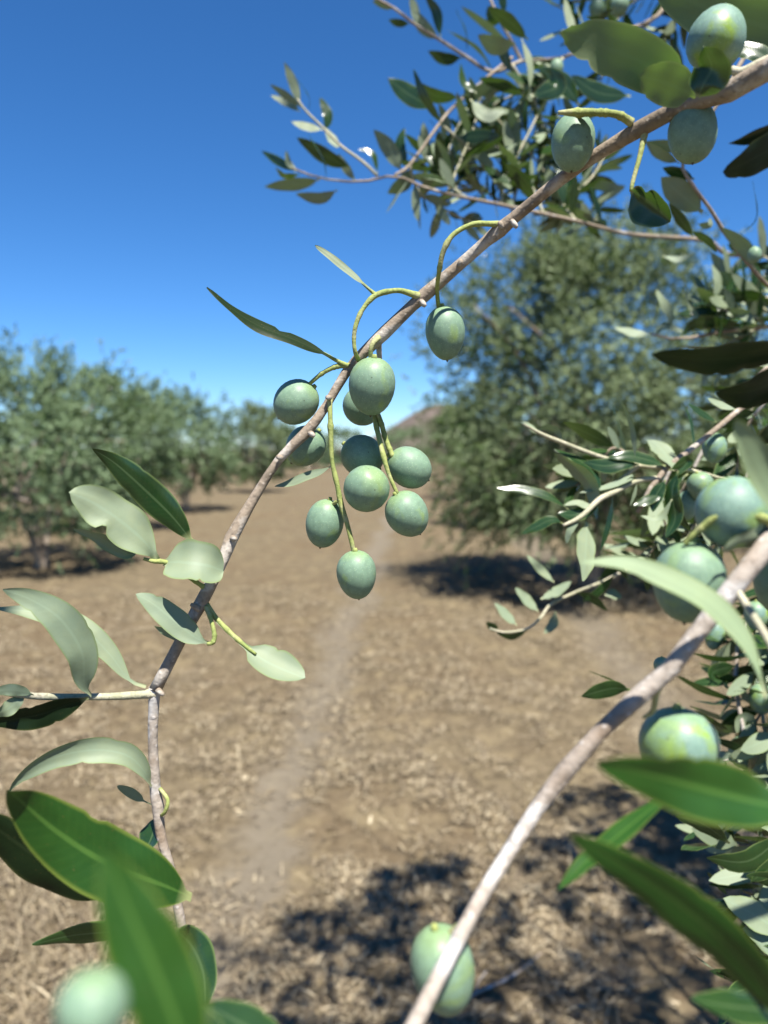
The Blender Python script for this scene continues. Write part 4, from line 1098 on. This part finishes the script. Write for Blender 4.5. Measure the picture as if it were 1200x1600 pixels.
for (pts, w, roll, lab) in [
    ([(917, 816), (916, 850, -14), (914, 880, -28), (911, 908, -38)], 44, (185, 200), 'white sunlit leaf pointing down'), ([(940, 778), (925, 735), (895, 715), (866, 702)], 22, (-35, -60), None),
    ([(925, 800), (924, 760), (895, 730), (866, 708)], 40, (-140, -120), 'two-toned leaf standing off the lower arm'), ([(888, 795), (855, 775), (820, 765), (776, 762)], 17, (-40, -25), None),
    ([(880, 818), (862, 812), (840, 822), (815, 834)], 18, (-20, 10), None), ([(992, 722), (991, 690), (985, 660), (970, 624)], 12, (210, 240), None),
    ([(1052, 735), (1040, 710, 14), (1026, 695, 24), (1011, 688, 30)], 40, (180, 195), 'white leaf flat to the sun above the fork'), ([(998, 726), (975, 724), (945, 728), (912, 722)], 28, (-25, -10), None),
    ([(1040, 728), (1010, 718), (980, 712), (950, 716)], 22, (-30, -20), None), ([(942, 780), (920, 790), (900, 785), (880, 790)], 16, 190, None),
    ([(938, 785), (912, 800), (895, 805), (872, 802)], 24, (-20, -10), None), ([(957, 774), (955, 800), (948, 830), (938, 862)], 13, (-60, -30), None),
    ([(880, 690), (868, 672), (850, 668), (838, 676)], 14, (200, 230), None), ([(848, 680), (835, 672), (822, 662), (812, 660)], 12, 190, None),
    ([(995, 755), (992, 770), (985, 790)], 8, 195, None), ([(960, 765), (990, 745), (950, 760), (905, 770)], 14, 195, None), ([(1085, 700), (1080, 660), (1070, 635)], 10, -60, None),
    ([(1120, 660), (1095, 645), (1075, 630)], 12, -30, None), ([(1150, 640), (1125, 632), (1105, 622)], 16, 182, None), ([(1060, 735), (1050, 770), (1055, 810), (1040, 840)], 30, (-30, -10), None),
    ([(1075, 740), (1052, 760), (1056, 800), (1080, 830)], 24, (-40, -20), None), ([(1040, 750), (1025, 775), (1020, 800)], 24, -10, None), ([(1040, 765), (1015, 780), (990, 790)], 20, -30, None),
    ([(1050, 780), (1030, 810), (1000, 806)], 16, 190, None), ([(905, 815), (890, 830), (885, 850)], 16, 195, None), ([(1045, 735), (1075, 720), (1055, 745)], 20, -20, None)]:
    leaf(arms, pts, .505, w, roll, M_LEAF, n=14, label=lab, lit=(45 if isinstance(roll, int) or lab and 'white' in lab else None) if abs(roll if isinstance(roll, int) else roll[0]) > 120 else None)
for (pts, d) in [([(1150, 700), (1110, 770), (1080, 830), (1060, 870)], .60), ([(1180, 720), (1140, 800), (1120, 860)], .62), ([(1100, 700), (1060, 780), (1030, 840), (1010, 880)], .63), ([(1200, 620), (1160, 680), (1150, 740)], .58), ([(1050, 727), (1030, 780), (1040, 830), (1010, 870)], .58), ([(1120, 750), (1080, 800), (1030, 850), (985, 880)], .66), ([(1000, 727), (960, 700), (930, 730), (900, 760)], .56)]:
    t = twig(arms, pts, d, 6, 3, M_BARK, 'twig', sides=6)
    leafy(t, px(pts, d), 11, .040, rng.randrange(9999), .2, 1.)
olive(1117, 700, 38, 46, .53, 'small yellow-green olive uppermost of three on the forked twig', 0, 0, True)
olive(1095, 761, 40, 46, .52, 'small olive in the middle of three under the forked twig', -20, 10)
olive(1073, 790, 36, 46, .53, 'small shaded olive lowest of three beside the big right one', 10, 0)

# ================================================================== low twig over the tree's shadow
low = branch('low drooping twig with pale leaves over the dark tree shadow', base=P(1100, 830, .75))
twig(low, [(1130, 790, .76, 7), (1040, 850, .72, 6), (960, 900, .70, 5), (900, 925, .68, 5), (860, 945, .66, 5), (845, 965, .65, 4.5), (825, 982, .65, 4), (790, 988, .65, 3.5), (765, 982, .65, 3)], None, 0, 0, M_SHOOT, 'stem', sides=7)
for (pts, w, roll) in [([(808, 977), (792, 962), (773, 942)], 20, -165), ([(841, 955), (826, 940), (805, 918)], 22, 185), ([(845, 936), (868, 925), (893, 908)], 22, 182), ([(868, 956), (864, 975), (850, 990)], 22, 178),
                       ([(866, 910), (845, 890), (823, 867)], 18, 180), ([(945, 930), (958, 928), (972, 934)], 22, 180), ([(825, 984), (800, 995), (775, 988)], 14, -40), ([(780, 985), (770, 980), (760, 972)], 16, -20),
                       ([(900, 925), (925, 935), (950, 955)], 16, -30), ([(960, 898), (935, 925), (910, 940)], 16, -20), ([(935, 905), (965, 885), (980, 905)], 20, -30), ([(990, 885), (965, 860), (940, 850)], 16, 195)]:
    leaf(low, pts, .66, w, roll, M_LEAF, n=12, lit=40 if abs(roll) > 120 else -30)

# ================================================================== tangle along the lower right edge
tang = branch('tangled leafy twigs with small olives along the lower right edge', base=P(1260, 900, .62))
twig(tang, [(1300, 760, .64, 12), (1220, 880, .62, 10), (1180, 950, .6, 8), (1150, 1020, .58, 7), (1152, 1080, .57, 7), (1158, 1125, .56, 6), (1175, 1200, .55, 6)], None, 0, 0, M_BARK_PALE, 'stem', sides=8, extra=[(1.1, .9, 1.6)])
twig(tang, [(1180, 950, .6, 7), (1185, 1010, .58, 6), (1186, 1060, .57, 6), (1192, 1120, .56, 6), (1200, 1180, .55, 5)], None, 0, 0, M_SHOOT, 'twig', sides=7)
for (pts, w, roll) in [([(985, 1078), (955, 1076), (908, 1088)], 32, -18), ([(982, 1074), (950, 1060), (919, 1048)], 8, -70), ([(1168, 1025), (1125, 1030), (1080, 1020)], 16, -55),
                       ([(1152, 1096), (1100, 1078), (1056, 1055)], 18, -50), ([(1140, 1142), (1115, 1128), (1084, 1110)], 14, -50), ([(1130, 1150), (1105, 1145), (1090, 1158)], 14, -30),
                       ([(1150, 1040), (1115, 1050), (1115, 1065)], 26, -30), ([(1180, 1140), (1165, 1125), (1150, 1145)], 30, 195), ([(1190, 1080), (1170, 1090), (1158, 1078)], 20, 200),
                       ([(1170, 1040), (1185, 1010), (1170, 990)], 16, 190)]:
    leaf(tang, pts, .50 if pts[0][0] < 1000 else .56, w, roll, M_LEAF, n=12, lit=-30)
for (pts, d) in [([(1240, 870), (1200, 930), (1160, 990), (1120, 1010)], .6), ([(1260, 920), (1210, 1000), (1190, 1060)], .58), ([(1260, 1000), (1210, 1080), (1180, 1130), (1160, 1180)], .56),
                 ([(1280, 1100), (1220, 1180), (1190, 1250)], .54), ([(1250, 960), (1190, 1090), (1110, 1150), (1070, 1200)], .6), ([(1290, 1220), (1230, 1300), (1150, 1320), (1090, 1290)], .5),
                 ([(1290, 1350), (1240, 1400), (1180, 1410), (1135, 1400)], .48), ([(1270, 940), (1220, 1000), (1170, 1060), (1130, 1060)], .57), ([(1280, 1040), (1230, 1100), (1200, 1160), (1130, 1190)], .52), ([(1290, 1150), (1240, 1230), (1180, 1260), (1120, 1250)], .5), ([(1290, 1280), (1230, 1330), (1190, 1400), (1160, 1460)], .46), ([(1290, 1400), (1250, 1470), (1200, 1530), (1150, 1540)], .44)]:
    t = twig(tang, pts, d, 6, 3, M_BARK, 'twig', sides=6)
    leafy(t, px(pts, d), 11, .040, rng.randrange(9999), .1, 1.)
for (pts, w, roll) in [([(1225, 1460), (1180, 1430), (1130, 1404)], 50, 178), ([(1240, 1400), (1205, 1375), (1165, 1368)], 30, -30), ([(1230, 1300), (1170, 1345), (1103, 1340)], 44, -25), ([(1140, 1318), (1095, 1285), (1055, 1275)], 34, -30),
                       ([(1230, 1500), (1195, 1470), (1160, 1450)], 36, 190), ([(1260, 1330), (1215, 1350), (1172, 1378)], 34, -30), ([(1175, 1528), (1145, 1520), (1118, 1520)], 18, -20)]:
    leaf(tang, pts, .44, w, roll, M_LEAF, n=12, lit=25 if abs(roll) > 120 else -35)
twig(tang, [(1330, 1250), (1260, 1330), (1240, 1420), (1235, 1500), (1180, 1528)], (.5, .45), 9, 5, M_SHOOT, 'twig', sides=7)
olive(1181, 962, 36, 44, .57, 'small glossy green olive nearest above the arching leaf end', 0, 0, True)
olive(1117, 992, 32, 46, .60, 'small green olive half behind the near branch', 10, 0, True)
olive(1162, 1176, 46, 50, .56, 'shaded dark olive just above the wide green leaf', 0, 0)
olive(1194, 1200, 44, 48, .55, 'shaded dark olive touching the right edge above the wide green leaf', 0, 0)
olive(1034, 1040, 26, 26, .40, 'tiny pale olive peeping behind the near branch', 0, 0)
olive(1190, 1092, 40, 46, .56, 'green olive at the right edge beside the curled leaf', 0, 0, True)
olive(1190, 1005, 30, 36, .58, 'green olive beside the arching leaf, at the right edge', 0, 0)

# a broken dry stick on the shaded ground
stick = thing('fallen_stick', G(680, 1592), 'thin grey broken stick lying on the shaded soil at the bottom', 'stick')
tube('stem', [G(680, 1592, .012), G(742, 1566, .02), G(800, 1540, .016), G(846, 1505, .02)], [.006, .005, .0045, .003], M_BARK_PALE, stick, 7, .15, 3, 20)
tube('twig', [G(742, 1566, .02), G(748, 1545, .03), G(760, 1535, .03)], [.003, .0025, .0015], M_BARK_PALE, stick, 6, .1, 4, 8)
